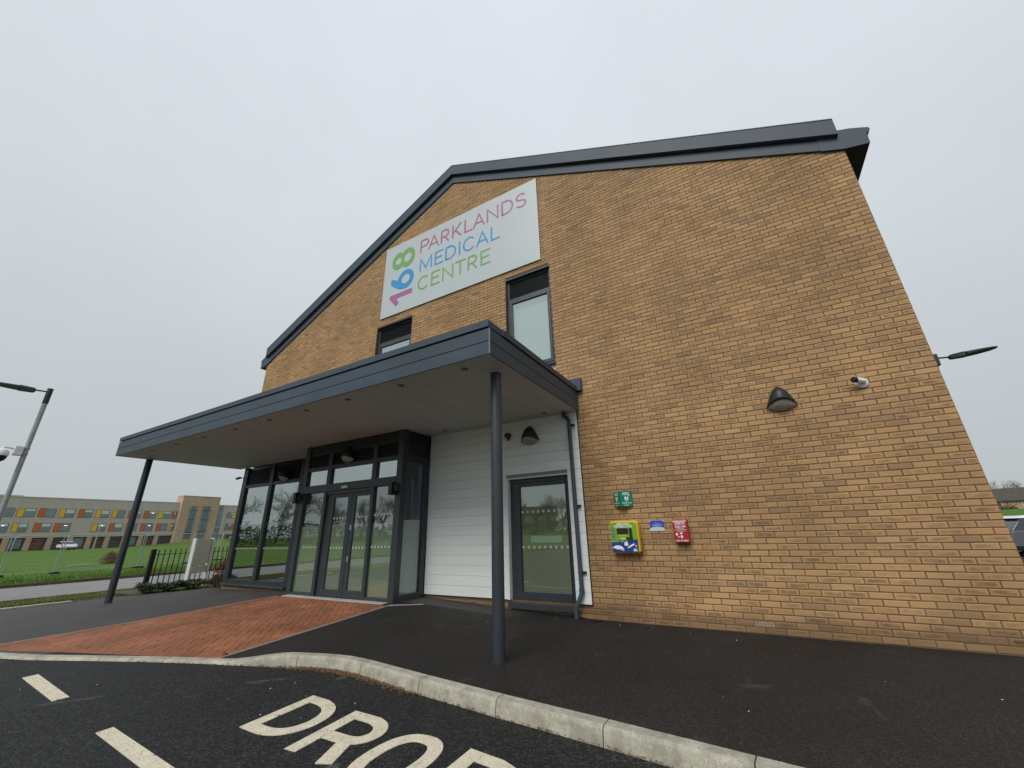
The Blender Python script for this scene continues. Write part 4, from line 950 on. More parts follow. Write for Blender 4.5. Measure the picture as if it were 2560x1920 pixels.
def text(body, size, m_, parent, M, bold=0, align='CENTER', name='print', sx=1.):
    cu = bpy.data.curves.new('t', 'FONT'); cu.body = body; cu.size = size; cu.align_x = align; cu.align_y = 'CENTER'; cu.offset = bold; cu.resolution_u = 3
    t = bpy.data.objects.new('tmp', cu); COL.objects.link(t); dg = bpy.context.evaluated_depsgraph_get()
    me = bpy.data.meshes.new_from_object(t.evaluated_get(dg)); bpy.data.objects.remove(t)
    me.transform(M @ Matrix.Diagonal((sx, 1, 1, 1))); me.materials.clear(); me.materials.append(MATS[m_]); o = bpy.data.objects.new(name, me); COL.objects.link(o); o.parent = parent; return o
def face_y(x, y, z): return Matrix(((1, 0, 0, x), (0, 0, -1, y), (0, 1, 0, z), (0, 0, 0, 1)))   # text on a face that looks to -y
def rrect(x0, x1, z0, z1, r, n=5):
    pts = []
    for cx, cz, a0 in ((x1-r, z0+r, -90), (x1-r, z1-r, 0), (x0+r, z1-r, 90), (x0+r, z0+r, 180)):
        pts += [(cx+r*math.cos(R(a0+90*i/n)), cz+r*math.sin(R(a0+90*i/n))) for i in range(n+1)]
    return pts
fy = lambda a, c, d: (a, d, c)
def flat(name, m_, parent, poly, y0, y1): return MB().prism(poly, fy, y0, y1).build(name, m_, parent)

# ---- defibrillator cabinet
df = empty('defibrillator_cabinet', (.645, 0, 1.17)); tag(df, 'yellow cabinet with green and blue front reading LIFESAVING DEFIBRILLATOR on brick wall', 'defibrillator')
B0, B1, Z0, Z1, D = -.215, .215, -.226, .228, -.175
MB().prism(rrect(B0, B1, Z0, Z1, .04), fy, -.004, D+.02).build('body', 'yellow', df, smooth=35, bevel=.012)
flat('door_face', 'lime', df, rrect(B0+.012, B1-.022, Z0+.014, Z1-.024, .028), D+.021, D+.006)
yf = D+.0055
blue = [(B0+.013, -.075), (B0+.013, -.14), (-.19, -.205), (.17, -.211), (.186, -.2), (.192, -.18), (.192, -.035), (.02, -.062), (-.005, -.045), (-.02, -.07), (-.045, -.085), (-.07, -.04), (-.085, -.072)]
flat('blue_print', 'navy', df, blue[0:1]+[(B0+.013, -.19), (B0+.02, -.205), (B0+.04, -.211)]+blue[3:], yf, yf-.001)
flat('badge', 'print_white', df, [(-.115+.093*math.cos(a), -.183+.066*math.sin(a)) for a in [2*math.pi*i/26 for i in range(26)] if -.183+.066*math.sin(a) > -.209 and -.115+.093*math.cos(a) > -.2], yf-.0012, yf-.002)
flat('screen', 'black_plastic', df, rrect(-.105, .068, .04, .122, .006), yf, yf-.004)
flat('handle_pad', 'black_plastic', df, rrect(.083, .122, -.02, .122, .008), yf, yf-.012); flat('handle', 'black_plastic', df, rrect(.03, .128, -.032, -.006, .008), yf-.0125, yf-.03)
text('LIFESAVING', .043, 'print_white', df, face_y(-.005, yf-.0008, .182), .0012, sx=.9); text('DEFIBRILLATOR', .043, 'print_white', df, face_y(-.005, yf-.0008, .148), .0012, sx=.9)
flat('small_print', 'yellow', df, rrect(-.085, .03, .008, .02, .003), yf, yf-.001); flat('small_print', 'print_white', df, rrect(-.06, .02, -.03, -.018, .003), yf, yf-.001)
for z_, w_ in ((-.175, .075), (-.187, .09)): flat('badge_print', 'dark_print', df, rrect(-.11, -.11+w_, z_-.003, z_+.003, .001), yf-.0022, yf-.003)
for i in range(4):
    c = (-.163, .105-i*.043); flat('pictogram', 'navy', df, [(c[0]+.02*math.cos(a), c[1]+.02*math.sin(a)) for a in [2*math.pi*k/16 for k in range(16)]], yf, yf-.001)
    flat('pictogram_mark', 'print_white', df, [(c[0]+.009*math.cos(a), c[1]+(.006+.003*(i % 2))*math.sin(a)) for a in [2*math.pi*k/7 for k in range(7)]], yf-.0012, yf-.002)
flat('pack_symbol', 'print_white', df, [(-.01, -.125), (.045, -.125), (.045, -.085), (.038, -.072), (.025, -.067), (.01, -.067), (-.003, -.072), (-.01, -.085)], yf-.0012, yf-.002)
flat('casualty_symbol', 'print_white', df, [(.03, -.155), (.045, -.16), (.135, -.115), (.145, -.1), (.135, -.092), (.11, -.1), (.05, -.135)], yf-.0012, yf-.002)
flat('casualty_head', 'print_white', df, [(.16+.011*math.cos(a), -.128+.011*math.sin(a)) for a in [2*math.pi*k/12 for k in range(12)]], yf-.0012, yf-.002)
flat('small_print', 'print_white', df, rrect(.115, .17, -.178, -.166, .003), yf-.0012, yf-.002); flat('small_print', 'print_white', df, rrect(.115, .17, -.2, -.185, .003), yf-.0012, yf-.002)
MB().path([(B1+.004, -.05, -.02), (B1+.02, -.05, -.06), (B1+.02, -.05, -.15), (B1+.004, -.05, -.19)], .004, 6).build('cable', 'black_plastic', df)

# ---- green AED corner sign
ae = empty('aed_sign', (.635, 0, 1.725)); tag(ae, 'green V shaped AED sign with white heart projecting from the brick wall', 'sign')
for xa, xb, nm in ((-.135, -.002, 'left'), (.165, .002, 'right')):
    a, b = Vector((xa, -.004, 0)), Vector((xb, -.135, 0)); e_ = (b-a).normalized(); n_ = Vector((e_.y, -e_.x, 0)); n_ = n_ if n_.y < 0 else -n_
    mb = MB(); pts = [a, b, b-n_*.004*1, a-n_*.004]
    mb.add([p+Vector((0, 0, -.115)) for p in pts]+[p+Vector((0, 0, .115)) for p in pts], [(0,1,2,3),(7,6,5,4),(0,4,5,1),(1,5,6,2),(2,6,7,3),(3,7,4,0)]); mb.build('sign_wing', 'aed_green', ae)
    ux = e_ if nm == 'left' else -e_; c = (a+b)/2+n_*.0012
    Mx = Matrix(((ux.x, 0, n_.x, c.x), (ux.y, 0, n_.y, c.y), (0, 1, 0, 0), (0, 0, 0, 1)))
    text('AED', .062, 'print_white', ae, Mx @ at_(-.005, .075, 0), .0012); text('DEFIBRILLATOR', .024, 'print_white', ae, Mx @ at_(0, -.062, 0), .0005, sx=.95)
    hp = [(0, -.042), (-.028, -.012), (-.036, .012), (-.03, .03), (-.017, .035), (0, .022), (.017, .035), (.03, .03), (.036, .012), (.028, -.012)]
    MB().prism(hp[::-1], lambda p, q, d: tuple(Mx @ Vector((p, q, d))), .0004, .0012).build('heart', 'print_white', ae)
    MB().prism([(.004, .02), (-.012, -.006), (-.001, -.006), (-.006, -.03), (.013, .001), (.002, .001), (.012, .02)], lambda p, q, d: tuple(Mx @ Vector((p, q, d))), .0014, .002).build('bolt_mark', 'aed_green', ae)
    MB().prism([(.04, .044), (.046, .038), (.052, .044), (.058, .05), (.052, .056), (.046, .06), (.04, .056), (.034, .05)], lambda p, q, d: tuple(Mx @ Vector((p, q, d))), .0004, .0012).build('cross_mark', 'print_white', ae)
    MB().prism([(-.055, -.1), (.035, -.1), (.035, -.09), (-.055, -.09)], lambda p, q, d: tuple(Mx @ Vector((p, q, d))), .0004, .0012).build('small_print', 'pale_print', ae)
# ---- blue plaque
pq = empty('plaque', (1.11, 0, 1.315)); tag(pq, 'small blue and white plaque screwed to the brick between cabinet and red box', 'plaque')
part('plate', 'plaque_blue', pq, [(-.105, .105, -.012, -.004, -.074, .074)], bevel=.002)
flat('pale_band', 'pale_print', pq, [(-.1045, -.0735), (.1045, -.0735), (.1045, -.035), (.07, -.022), (.0, -.014), (-.06, -.02), (-.1045, -.032)], -.0122, -.0132)
for z, w in ((.03, .06), (.012, .15), (-.002, .11)): flat('small_print', 'pale_print', pq, rrect(-w/2, w/2, z-.003, z+.002, .001), -.0122, -.013)
for x, z in ((-.097, .066), (.097, .066), (-.097, -.066), (.097, -.066)): MB().lathe([(.009, 0), (.009, .004), (.005, .007)], face_y(x, -.0125, z) @ Matrix.Identity(4), 10).build('screw_cap', 'print_white', pq)
# ---- red bleed kit box
bk = empty('bleed_kit_box', (1.45, 0, 1.235)); tag(bk, 'narrow red EMERGENCY BLEED KIT box fixed to the brick wall', 'first aid box')
mb = MB(); mb.add([(-.098, -.004, -.155), (.098, -.004, -.155), (.098, -.004, .17), (-.098, -.004, .17), (-.098, -.115, -.155), (.098, -.115, -.155), (.098, -.115, .155), (-.098, -.115, .155)], [(4, 5, 6, 7), (0, 1, 5, 4), (1, 2, 6, 5), (2, 3, 7, 6), (3, 0, 4, 7)]); mb.build('box', 'kit_red', bk, bevel=.008)
y_ = -.1158
text('EMERGENCY', .032, 'print_white', bk, face_y(0, y_, .128), .001); text('BLEED KIT', .03, 'print_white', bk, face_y(0, y_, .102), .001); text('CALL 999', .034, 'print_white', bk, face_y(0, y_, .055), .001); text('PULL TO OPEN', .024, 'print_white', bk, face_y(0, y_, -.13), .0008)
for z, w in ((.08, .16), (.033, .1), (.016, .17), (-.002, .1)): flat('small_print', 'pale_print', bk, rrect(-w/2, w/2, z-.003, z+.003, .001), y_, y_-.0008)
flat('blood_drop', 'print_white', bk, [(-.06, -.062), (-.047, -.056), (-.044, -.044), (-.052, -.03), (-.058, -.018), (-.066, -.03), (-.074, -.044), (-.071, -.056)], y_, y_-.0008)
flat('scissors_mark', 'print_white', bk, rrect(-.018, .018, -.04, -.022, .006), y_, y_-.0008); flat('hand_mark', 'print_white', bk, [(.0, -.1), (.016, -.085), (.018, -.07), (.006, -.052), (-.006, -.055), (-.014, -.075)], y_, y_-.0008); flat('tag_mark', 'pale_print', bk, rrect(-.05, -.025, -.085, -.07, .004), y_, y_-.0008)

# ---- hooded wall lamps
def wall_lamp(x, y, z, label):
    o = empty('wall_lamp', (x, y, z)); tag(o, label, 'wall lamp', 'hooded wall lamps')
    n, m_ = 24, 10; mb = MB(); A, Bc = [], []
    def arch(s): return Vector((.182*s, -.006, .295*(1-abs(s)**1.75)))
    def rim(s): return Vector((.186*s, -.006-.17*(1-s*s)**.8, .07*(1-s*s)))
    for i in range(n+1):
        s = -1+2*i/n
        for j in range(m_+1):
            t = j/m_; p = arch(s).lerp(rim(s), t); bl = math.sin(math.pi*t)*(1-s*s); mb.v.append(tuple(p+Vector((0, -.05*bl, .035*bl))))
    for i in range(n):
        for j in range(m_): a = i*(m_+1)+j; mb.face([a, a+m_+1, a+m_+2, a+1])
    mb.build('hood', 'black_metal', o, smooth=True).modifiers.new('thick', 'SOLIDIFY').thickness = .006
    mb = MB(); k = 8
    for i in range(n+1):
        s = (-1+2*i/n)*.965
        for j in range(k+1):
            t = j/k; p = (rim(s)+Vector((0, .012, -.002))).lerp(Vector((.186*s, -.010, -.06*(1-s*s))), t); bl = math.sin(math.pi*t)*(1-s*s); mb.v.append(tuple(p+Vector((0, -.016*bl, -.02*bl))))
    for i in range(n):
        for j in range(k): a = i*(k+1)+j; mb.face([a, a+k+1, a+k+2, a+1])
    mb.build('lens', 'lens', o, smooth=True)
    flat('back_plate', 'black_metal', o, [(.186*s, .29*(1-abs(s)**1.75)) for s in [1-2*i/16 for i in range(17)]]+[(.186*s, -.062*(1-s*s)) for s in [-1+2*i/16 for i in range(1, 16)]], -.001, -.007)
wall_lamp(3.04, 0, 2.842, 'black hooded wall lamp on the bare brick wall, right of the canopy')
wall_lamp(-.945, -.036, 2.85, 'black hooded wall lamp on the white boards above the side door')
wall_lamp(-5.02, PY+.03, 2.84, 'black hooded wall lamp above the sliding entrance doors')
wall_lamp(-8.6, -.02, 2.80, 'black hooded wall lamp above the left hand glazing')
# ---- fire alarm sounder
si = empty('alarm_sounder', (-1.42, -.036, 3.0)); tag(si, 'dark red alarm sounder on white boards beside the hooded lamp', 'alarm')
MB().lathe([(.05, 0), (.05, .03), (.042, .05), (.02, .055)], face_y(-.025, 0, .035), 18).build('beacon', 'dark_red', si, smooth=40)
MB().lathe([(.045, -.03), (.05, .02), (.03, .05), (.015, .09), (.012, .11)], at_(.025, -.05, .02) @ Matrix.Rotation(R(180), 4, 'X') , 16).build('horn', 'dark_red', si, smooth=40)
part('bracket', 'dark_red', si, [(-.01, .06, -.05, -.001, .02, .07)], bevel=.005)
# ---- bullet camera on the brick wall
bc = empty('security_camera', (3.965, 0, 3.005)); tag(bc, 'white bullet security camera with black front on the brick wall', 'camera')
MB().lathe([(.070, .002), (.072, .014), (.060, .034), (.035, .042)], face_y(0, 0, 0), 24).build('base', 'white_plastic', bc, smooth=40)
d_ = Vector((-.80, -.58, .10)).normalized(); q_ = d_.to_track_quat('Z', 'Y').to_matrix().to_4x4()
Mc = Matrix.Translation(Vector((.02, -.055, .01))) @ q_
MB().lathe([(.02, -.01), (.034, .0), (.036, .115)], Mc, 20).build('barrel', 'white_plastic', bc, smooth=40)
MB().lathe([(.0365, .116), (.0375, .15), (.034, .16)], Mc, 20).build('lens_hood', 'black_plastic', bc, smooth=40)
MB().path([(0, -.02, 0), (.015, -.045, .005)], .022, 12).build('joint', 'white_plastic', bc, smooth=40)
# ---- small dark camera at the left corner
lc = empty('corner_camera', (-10.72, -.02, 3.01)); tag(lc, 'small black camera on a short arm at the left end of the glazing', 'camera')
MB().path([(0, -.001, 0), (-.10, -.03, .0)], .012, 8).build('arm', 'black_metal', lc); MB().path([(-.09, -.035, .0), (-.15, -.05, .004), (-.28, -.07, -.012)], [.022, .038, .034], 10).build('housing', 'black_plastic', lc, smooth=40)

# ---- street lights: lantern on the wall bracket, lantern on a pole
def lantern(parent, p, d, L=.62, w=.2, t=.055):      # flat LED head starting at p, pointing along d
    d = Vector(d).normalized(); up = Vector((0, 0, 1)); up = (up-d*up.dot(d)).normalized(); s_ = d.cross(up)
    mb = MB(); st = [(0, .3, .55), (.04, .45, 1), (.32, .7, 1.1), (.36, .95, .8), (.62, 1, .62), (.9, .7, .45), (1, .35, .3)]; b0 = []
    for f, ww, tt in st:
        c = Vector(p)+d*L*f; b0.append(len(mb.v))
        for a, b in ((-1, -.5), (1, -.5), (1, .1), (.6, .5), (-.6, .5), (-1, .1)): mb.v.append(tuple(c+s_*a*ww*w/2+up*b*tt*t))
    for a, b in zip(b0, b0[1:]):
        for k in range(6): mb.face([a+k, a+(k+1) % 6, b+(k+1) % 6, b+k])
    mb.face([b0[0]+k for k in reversed(range(6))]); mb.face([b0[-1]+k for k in range(6)])
    mb.build('lantern_head', 'black_metal', parent, smooth=30)
wl = empty('bracket_lantern', (W, .16, 3.19)); tag(wl, 'black flat lantern on a wall bracket at the right corner of the building', 'street lamp')
part('wall_plate', 'black_metal', wl, [(.003, .075, -.05, .05, -.075, .075)], bevel=.004); MB().path([(.07, 0, .03), (.19, -.01, .015)], .011, 8).build('arm', 'black_metal', wl); lantern(wl, (.175, -.01, .012), (1, -.1, .045), .42, .17, .05)
px, py = -13.40, -4.03; pz0 = -.15
lp = empty('lamp_post', (px, py, pz0)); tag(lp, 'grey galvanised lamp post with black lantern head at the left edge', 'lamp post')
hz = 1.286+.2455*16-pz0
MB().path([(0, 0, 0), (0, 0, 1.0), (0, 0, 1.02), (0, 0, hz-.42)], [.075, .075, .052, .050], 18).build('pole', 'galv_pole', lp, smooth=40)
MB().path([(0, 0, hz-.42), (0, 0, hz)], .058, 18).build('pole_cap', 'black_metal', lp, smooth=40); MB().path([(0, 0, hz-.09), (-.04, -.27, hz-.10)], .020, 8).build('arm', 'black_metal', lp)
lantern(lp, (-.035, -.24, hz-.11), (-.15, -1, .03), .85, .28, .12)
dm = empty('dome_camera', (px, py, 1.286+.14*16)); tag(dm, 'white and black dome camera bracketed to the grey lamp post', 'camera')
part('mount_box', 'white_plastic', dm, [(-.07, .07, -.20, -.05, -.13, .10)], bevel=.01); part('strap', 'galv', dm, [(-.06, .06, -.055, .055, -.09, -.07)])
part('strap', 'galv', dm, [(-.06, .06, -.055, .055, .05, .07)])
MB().path([(0, -.19, .03), (0, -.33, .05), (0, -.37, .04), (0, -.38, -.03)], .024, 10).build('arm', 'white_plastic', dm, smooth=40)
MB().lathe([(.03, .01), (.10, -.02), (.135, -.07), (.135, -.17), (.125, -.172)], at_(0, -.38, 0), 24).build('housing', 'white_plastic', dm, smooth=40)
MB().lathe([(.122, -.171), (.118, -.22), (.09, -.28), (.05, -.31), (.01, -.318)], at_(0, -.38, 0), 24).build('dome', 'black_plastic', dm, smooth=40)

# ================================================================== SURROUNDINGS
# ---- estate road on the left, its far kerb, verge edging
struct(MB().grid([-23.0, -21, -19, -17.4], [-120, -60, -30, -15, -8, -4, 0, 4, 8, 15, 30, 60, 120], lambda x, y: -.282).build('estate_road', 'old_road'))
mb = MB()
for i in range(60): mb.box(-23.16, -23.005, -40+i*1.4, -40+i*1.4+1.38, -.4, -.17)
o = struct(mb.build('far_kerb', 'earth'))
def blades(name, label, m_, spots, hmin, hmax, zf, w=.006):
    mb = MB()
    for x, y in spots:
        z = zf(x, y); a = random.uniform(0, 6.28); h = random.uniform(hmin, hmax); l = random.gauss(0, .35)*h; dx, dy = math.cos(a), math.sin(a)
        mb.add([(x-dy*w, y+dx*w, z-.01), (x+dy*w, y-dx*w, z-.01), (x+dx*l, y+dy*l, z+h)], [(0, 1, 2)])
    o = mb.build(name, m_); o['kind'] = 'stuff'; o['label'] = label; o['category'] = 'grass'
blades('grass', 'short yellowish green grass on the strip beside the estate road', 'verge_grass', [(random.uniform(-17.45, -12.45), random.uniform(-9, 4)) for _ in range(26000)], .02, .07, terr, .009)
blades('grass', 'bright green grass on the bank in front of the mesh fence', 'lawn', [(-23.1-abs(random.gauss(0, 4)), random.uniform(-6, 14)) for _ in range(26000)], .03, .10, terr, .014)
struct(MB().grid([-17.5, -16.5, -15, -13.5, -12.43], [-40, -20, -8, -4, 0, 4, 20, 60], lambda x, y: terr(x, y)+.005).build('verge', 'verge_grass'))

# ---- mesh fence panels
def fence_panel(label, a, b):
    a, b = Vector(a), Vector(b); o = empty('fence_panel', a); tag(o, label, 'fence', 'wire mesh fence panels across the field')
    d = b-a; L = math.hypot(d.x, d.y); u = Vector((d.x/L, d.y/L, d.z/L)); P = lambda s_, h: u*s_+Vector((0, 0, h)); r = .06
    MB().path([P(.06, .05), P(.06, 1.86), P(.10, 1.96), P(.2, 2.0), P(L-.2, 2.0), P(L-.1, 1.96), P(L-.06, 1.86), P(L-.06, .05)], .026, 6).build('frame', 'galv', o)
    MB().path([P(.06, .12), P(L-.06, .12)], .018, 6).build('bottom_rail', 'galv', o)
    mb = MB()
    for i in range(1, int(L/.11)): mb.path([P(.06+i*.11, .12), P(.06+i*.11, 1.98)], .0016, 3, False)
    for i in range(1, 9): mb.path([P(.06, .12+i*.21), P(L-.06, .12+i*.21)], .0016, 3, False)
    mb.build('mesh_infill', 'galv', o, kind='stuff')
    w_ = Vector((-u.y, u.x, 0)); mb = MB(); M_ = Matrix(((u.x, w_.x, 0, 0), (u.y, w_.y, 0, 0), (0, 0, 1, .06), (0, 0, 0, 1))); mb.obox(M_, .25, .62, .14); mb.build('foot_block', 'black_plastic', o, bevel=.02)
fp = [(-32.3, -7.4), (-32.0, -3.9), (-31.7, -.3), (-31.5, 1.62), (-31.7, 5.3), (-33.2, 8.6), (-35.1, 11.4), (-37.2, 14.2), (-39.5, 17)]
names = ['wire mesh fence panel at the far left, behind the lamp post', 'wire mesh fence panel crossing behind the lower lamp post', 'short wire mesh fence panel left of the leaning pair of fence posts', 'wire mesh fence panel directly left of the left canopy column', 'wire mesh fence panel behind the black railing', 'wire mesh fence panel behind the white post sign', 'wire mesh fence panel seen right of the white post sign', 'farthest wire mesh fence panel by the glazing edge']
for nm_, p_, q_ in zip(names, fp, fp[1:]): fence_panel(nm_, (*p_, terr(*p_)-.01), (*q_, terr(*q_)-.01))

# ---- black railing with post
ra = empty('railing', (-13.36, -.80, -.12)); tag(ra, 'black vertical bar railing with thick end post beside the shrubs', 'railing')
A_, B_ = Vector((0, 0, 0)), Vector((-.62, 2.75, 0)); u = (B_-A_).normalized(); zt = 1.16
part('post', 'black_metal', ra, [(-.055, .055, -.055, .055, -.1, zt+.015)], bevel=.004)
n_ = 18
for i in range(1, n_+1):
    p = A_.lerp(B_, i/n_); MB().path([p+Vector((0, 0, -.05)), p+Vector((0, 0, zt))], .014, 6).build('bar', 'black_metal', ra)
for z in (.10, zt-.14):
    Mr = Matrix.Translation((A_+B_)/2+Vector((0, 0, z))) @ Matrix.Rotation(math.atan2(u.y, u.x), 4, 'Z'); mb = MB(); mb.obox(Mr, (B_-A_).length, .012, .018); mb.build('rail', 'black_metal', ra)

# ---- white post sign seen from behind
ps = empty('post_sign', (-12.84, 0, -.1)); tag(ps, 'blank white back of a two post sign standing in the shrubs', 'sign')
e_ = Vector((-.73, .826, 0)); L = e_.length; e_.normalize(); Ms = Matrix(((e_.x, -e_.y, 0, 0), (e_.y, e_.x, 0, 0), (0, 0, 1, 0), (0, 0, 0, 1)))
for s_ in (0, L): mb = MB(); mb.obox(Ms @ at_(s_, 0, .68), .10, .10, 1.5); mb.build('post', 'white_paint', ps, bevel=.006)
mb = MB(); mb.obox(Ms @ at_(L/2, 0, 1.035), L-.11, .03, .76); mb.build('panel', 'board_grey', ps, bevel=.004)
mb = MB(); mb.obox(Ms @ at_(L/2, 0, .51), L-.11, .03, .21); mb.build('panel', 'board_grey', ps, bevel=.004)

# ---- shrubs
def shrub(name, label, cat, loc, rx, ry, h, n, m_, leaf=.05, stems=True, group=None):
    o = empty(name, loc); tag(o, label, cat, group); mb = MB()
    lobes = [(random.uniform(-.6, .6)*rx, random.uniform(-.6, .6)*ry, random.uniform(.3, .75)*h, random.uniform(.3, .5)) for _ in range(9)]
    for i in range(n):
        lx, ly, lz, lr = random.choice(lobes); d = Vector((random.gauss(0, 1), random.gauss(0, 1), random.gauss(0, 1))).normalized()*(random.random()**.4)
        p = Vector((lx+d.x*rx*lr, ly+d.y*ry*lr, max(.01, lz+d.z*h*lr*.8))); q = Matrix.Rotation(random.uniform(0, 6.28), 3, 'Z') @ Matrix.Rotation(random.gauss(0, .7), 3, 'X'); s_ = leaf*random.uniform(.6, 1.3)
        mb.add([p+q @ Vector(v) for v in ((0, -s_, 0), (s_*.45, 0, s_*.1), (0, s_, 0), (-s_*.45, 0, s_*.1))], [(0, 1, 2, 3)])
    mb.build('foliage', m_, o, kind='stuff')
    if stems:
        mb = MB()
        for lx, ly, lz, lr in lobes: mb.path([(lx*.3, ly*.3, -.03), (lx*.8, ly*.8, lz*.6), (lx, ly, lz)], [.012, .008, .004], 4)
        mb.build('stems', 'bark', o)
    return o
shrub('low_shrub', 'low dark green shrub spreading at the foot of the railing post', 'shrub', (-12.75, -.95, -.06), .55, .35, .26, 1200, 'leaf_dark', .035)
shrub('low_shrub', 'low dark green shrub in front of the railing bars', 'shrub', (-12.55, -.5, -.05), .6, .45, .24, 1600, 'leaf_dark', .04)
shrub('low_shrub', 'bushy green shrub around the left foot of the white post sign', 'shrub', (-12.6, .05, -.05), .55, .45, .22, 1600, 'leaf_mid', .04)
shrub('low_shrub', 'dark green shrub between the sign feet and the glazing', 'shrub', (-12.2, .55, -.03), .6, .5, .30, 1700, 'leaf_dark', .04)
shrub('red_shrub', 'reddish brown leafed shrub between the white sign and the building', 'shrub', (-11.42, .30, -.03), .22, .30, .85, 900, 'leaf_red', .03)
struct(MB().grid([-14.2, -13.4, -12.6, -11.8, -11.2, -10.9], [-1.3, -.6, 0, .8, 2, 4], lambda x, y: -.075+.02*math.sin(x*7+y*5)).build('planting_bed', 'earth'))

# ---- dry heap and a loose rail lying on the field
hp_ = empty('dry_heap', (-40.6, 6.6, terr(-40.6, 6.6))); tag(hp_, 'small brown heap of dead grass on the lawn', 'heap')
mb = MB()
for i in range(1500):
    x, y = random.gauss(0, .2), random.gauss(0, .24); z = .85*math.exp(-(x*x/.35+y*y/.8))*random.random(); a = random.uniform(0, 6.28); l = random.uniform(.06, .15)
    mb.path([(x, y, z), (x+math.cos(a)*l, y+math.sin(a)*l, z+random.uniform(-.05, .1))], [.012, .006], 3, False)
mb.build('dry_stalks', 'litter', hp_, kind='stuff')
lr_ = MB().path([(0, 0, .03), (.2, -.9, .05), (.25, -1.6, .04)], .04, 8).build('loose_rail', 'concrete'); lr_.location = (-39.5, 5.6, terr(-39.5, 5)+.03); tag(lr_, 'pale pole lying on the lawn next to the dry heap', 'pole')

# ---- school block across the field
sc = empty('school_building', (-130, 40, 0)); tag(sc, 'long grey brown school block with orange and yellow window panels', 'building')
FX = -130; ZG = -.3
def sb(name, m_, x0, x1, y0, y1, z0, z1, bevel=0): return part(name, m_, sc, [(x0+130, x1+130, y0-40, y1-40, z0, z1)], bevel)
sb('upper_wall', 'render_grey', FX-14, FX, -60, 45, 2.55, 10.72); sb('upper_wall', 'render_grey', FX-14, FX, 53.4, 92, 2.55, 10.5); sb('roof_block', 'render_grey', FX-13, FX-.3, -60, 17, 10.725, 11.0)
sb('parapet', 'render_grey', FX-14.05, FX+.06, -60, 45, 10.62, 10.78); sb('parapet', 'render_grey', FX-14.05, FX+.06, 53.4, 92, 10.42, 10.56)
sb('ground_floor_wall', 'school_dark', FX-14, FX-.6, -60, 45, ZG, 2.54); sb('ground_floor_wall', 'school_dark', FX-14, FX-.6, 53.4, 92, ZG, 2.54)
for i in range(50):
    y = -58+3.1*i
    if 44 < y < 53.5: continue
    sb('brick_pier', 'school_brick', FX-.7, FX-.01, y, y+.85, ZG, 2.545)
    if i % 3 == 1: sb('red_door', 'school_red', FX-.62, FX-.5, y+1.2, y+2.3, ZG, 2.3)
    elif i % 3 == 0: sb('ground_window', 'school_glass', FX-.62, FX-.5, y+1.0, y+2.7, .5, 2.3)
sb('stair_tower', 'school_brick', FX-2.4, FX+1.2, 44.9, 53.9, ZG, 12.45)
sb('tower_coping', 'school_brick', FX-2.45, FX+1.26, 44.84, 53.96, 12.451, 12.56)
for a, b in ((46.9, 48.6), (49.9, 51.95)):
    sb('tower_window', 'school_glass', FX+1.201, FX+1.26, a, b, 1.6, 10.0)
    for z in (3.2, 6.4, 8.8): sb('window_bar', 'school_dark', FX+1.262, FX+1.32, a, b, z, z+.12)
    for f in (.33, .66): sb('window_bar', 'school_dark', FX+1.322, FX+1.36, lerp(a, b, f)-.04, lerp(a, b, f)+.04, 1.6, 10.0)
sb('slot_window', 'school_glass', FX+.001, FX+.06, 54.55, 55.8, 1.0, 10.3)
def swin(y0, y1, z0, z1, panel, right=False):
    w = sub('window', sc); p = lambda nm, m_, a, b, c, d, x0, x1: part(nm, m_, w, [(x0+130, x1+130, a-40, b-40, c, d)])
    p('reveal', 'school_dark', y0-.07, y1+.07, z0-.07, z1+.07, FX+.002, FX+.01)
    ym = y0+(y1-y0)*(.36 if not right else .62)
    if panel is None: p('pane', 'school_glass', y0, y1, z0, z1, FX+.012, FX+.05)
    else:
        (pa, pb), (ga, gb) = ((y0, ym), (ym+.04, y1)) if not right else ((ym, y1), (y0, ym-.04))
        p('colour_panel', panel, pa, pb, z0, z1, FX+.012, FX+.07); p('pane', 'school_glass', ga, gb, z0, z1, FX+.012, FX+.05)
    if random.random() < .35: p('ceiling_light', 'lit_panel', y0+(y1-y0)*.6, y1-.5, z1-.5, z1-.43, FX+.051, FX+.055)
    if random.random() < .5: p('blind', 'pale_print', y0+(y1-y0)*.42, y1-.06, z1-random.uniform(.4, .9), z1-.06, FX+.0515, FX+.054)
Yp, Or = 'yellow_panel', 'orange_panel'
for i, c in enumerate([Yp, Or, None, Or, Yp, Or, None, Yp, Or, None]): swin(13.97-3*i-3, 13.97-3*i-.6, 6.72, 8.4, c)
for y0, y1, c in ((14.0, 16.4, None), (16.9, 19.4, Yp), (19.95, 22.4, Or), (23, 25.35, Yp), (26.1, 28.3, Or), (28.95, 31.25, Yp), (31.85, 34.1, Yp), (34.85, 37.2, Or), (37.85, 40.3, Or), (40.85, 43.35, Yp), (43.7, 44.75, Or)): swin(y0, y1, 6.72, 8.4, c)
for i, c in enumerate([Or, Yp, Or, None, Yp, Or, Yp, None]): swin(13.97-3*i-3, 13.97-3*i-.6, 3.72, 5.42, c)
for y0, y1, c in ((14.2, 16.35, None), (17, 19, Yp), (20, 22.4, Or), (23, 25.4, Or), (29, 31.3, Yp), (32, 34.3, Or), (35, 37.1, Yp), (37.9, 40.25, Or), (41, 43.3, Or), (43.75, 44.8, Yp)): swin(y0, y1, 3.72, 5.42, c)
for y0, y1, z0, z1, c in ((57, 59.35, 6.95, 8.55, Yp), (57.1, 59.5, 3.7, 5.4, Or), (61, 63.4, 6.95, 8.55, Or), (61, 63.4, 3.7, 5.4, Yp)): swin(y0, y1, z0, z1, c, True)

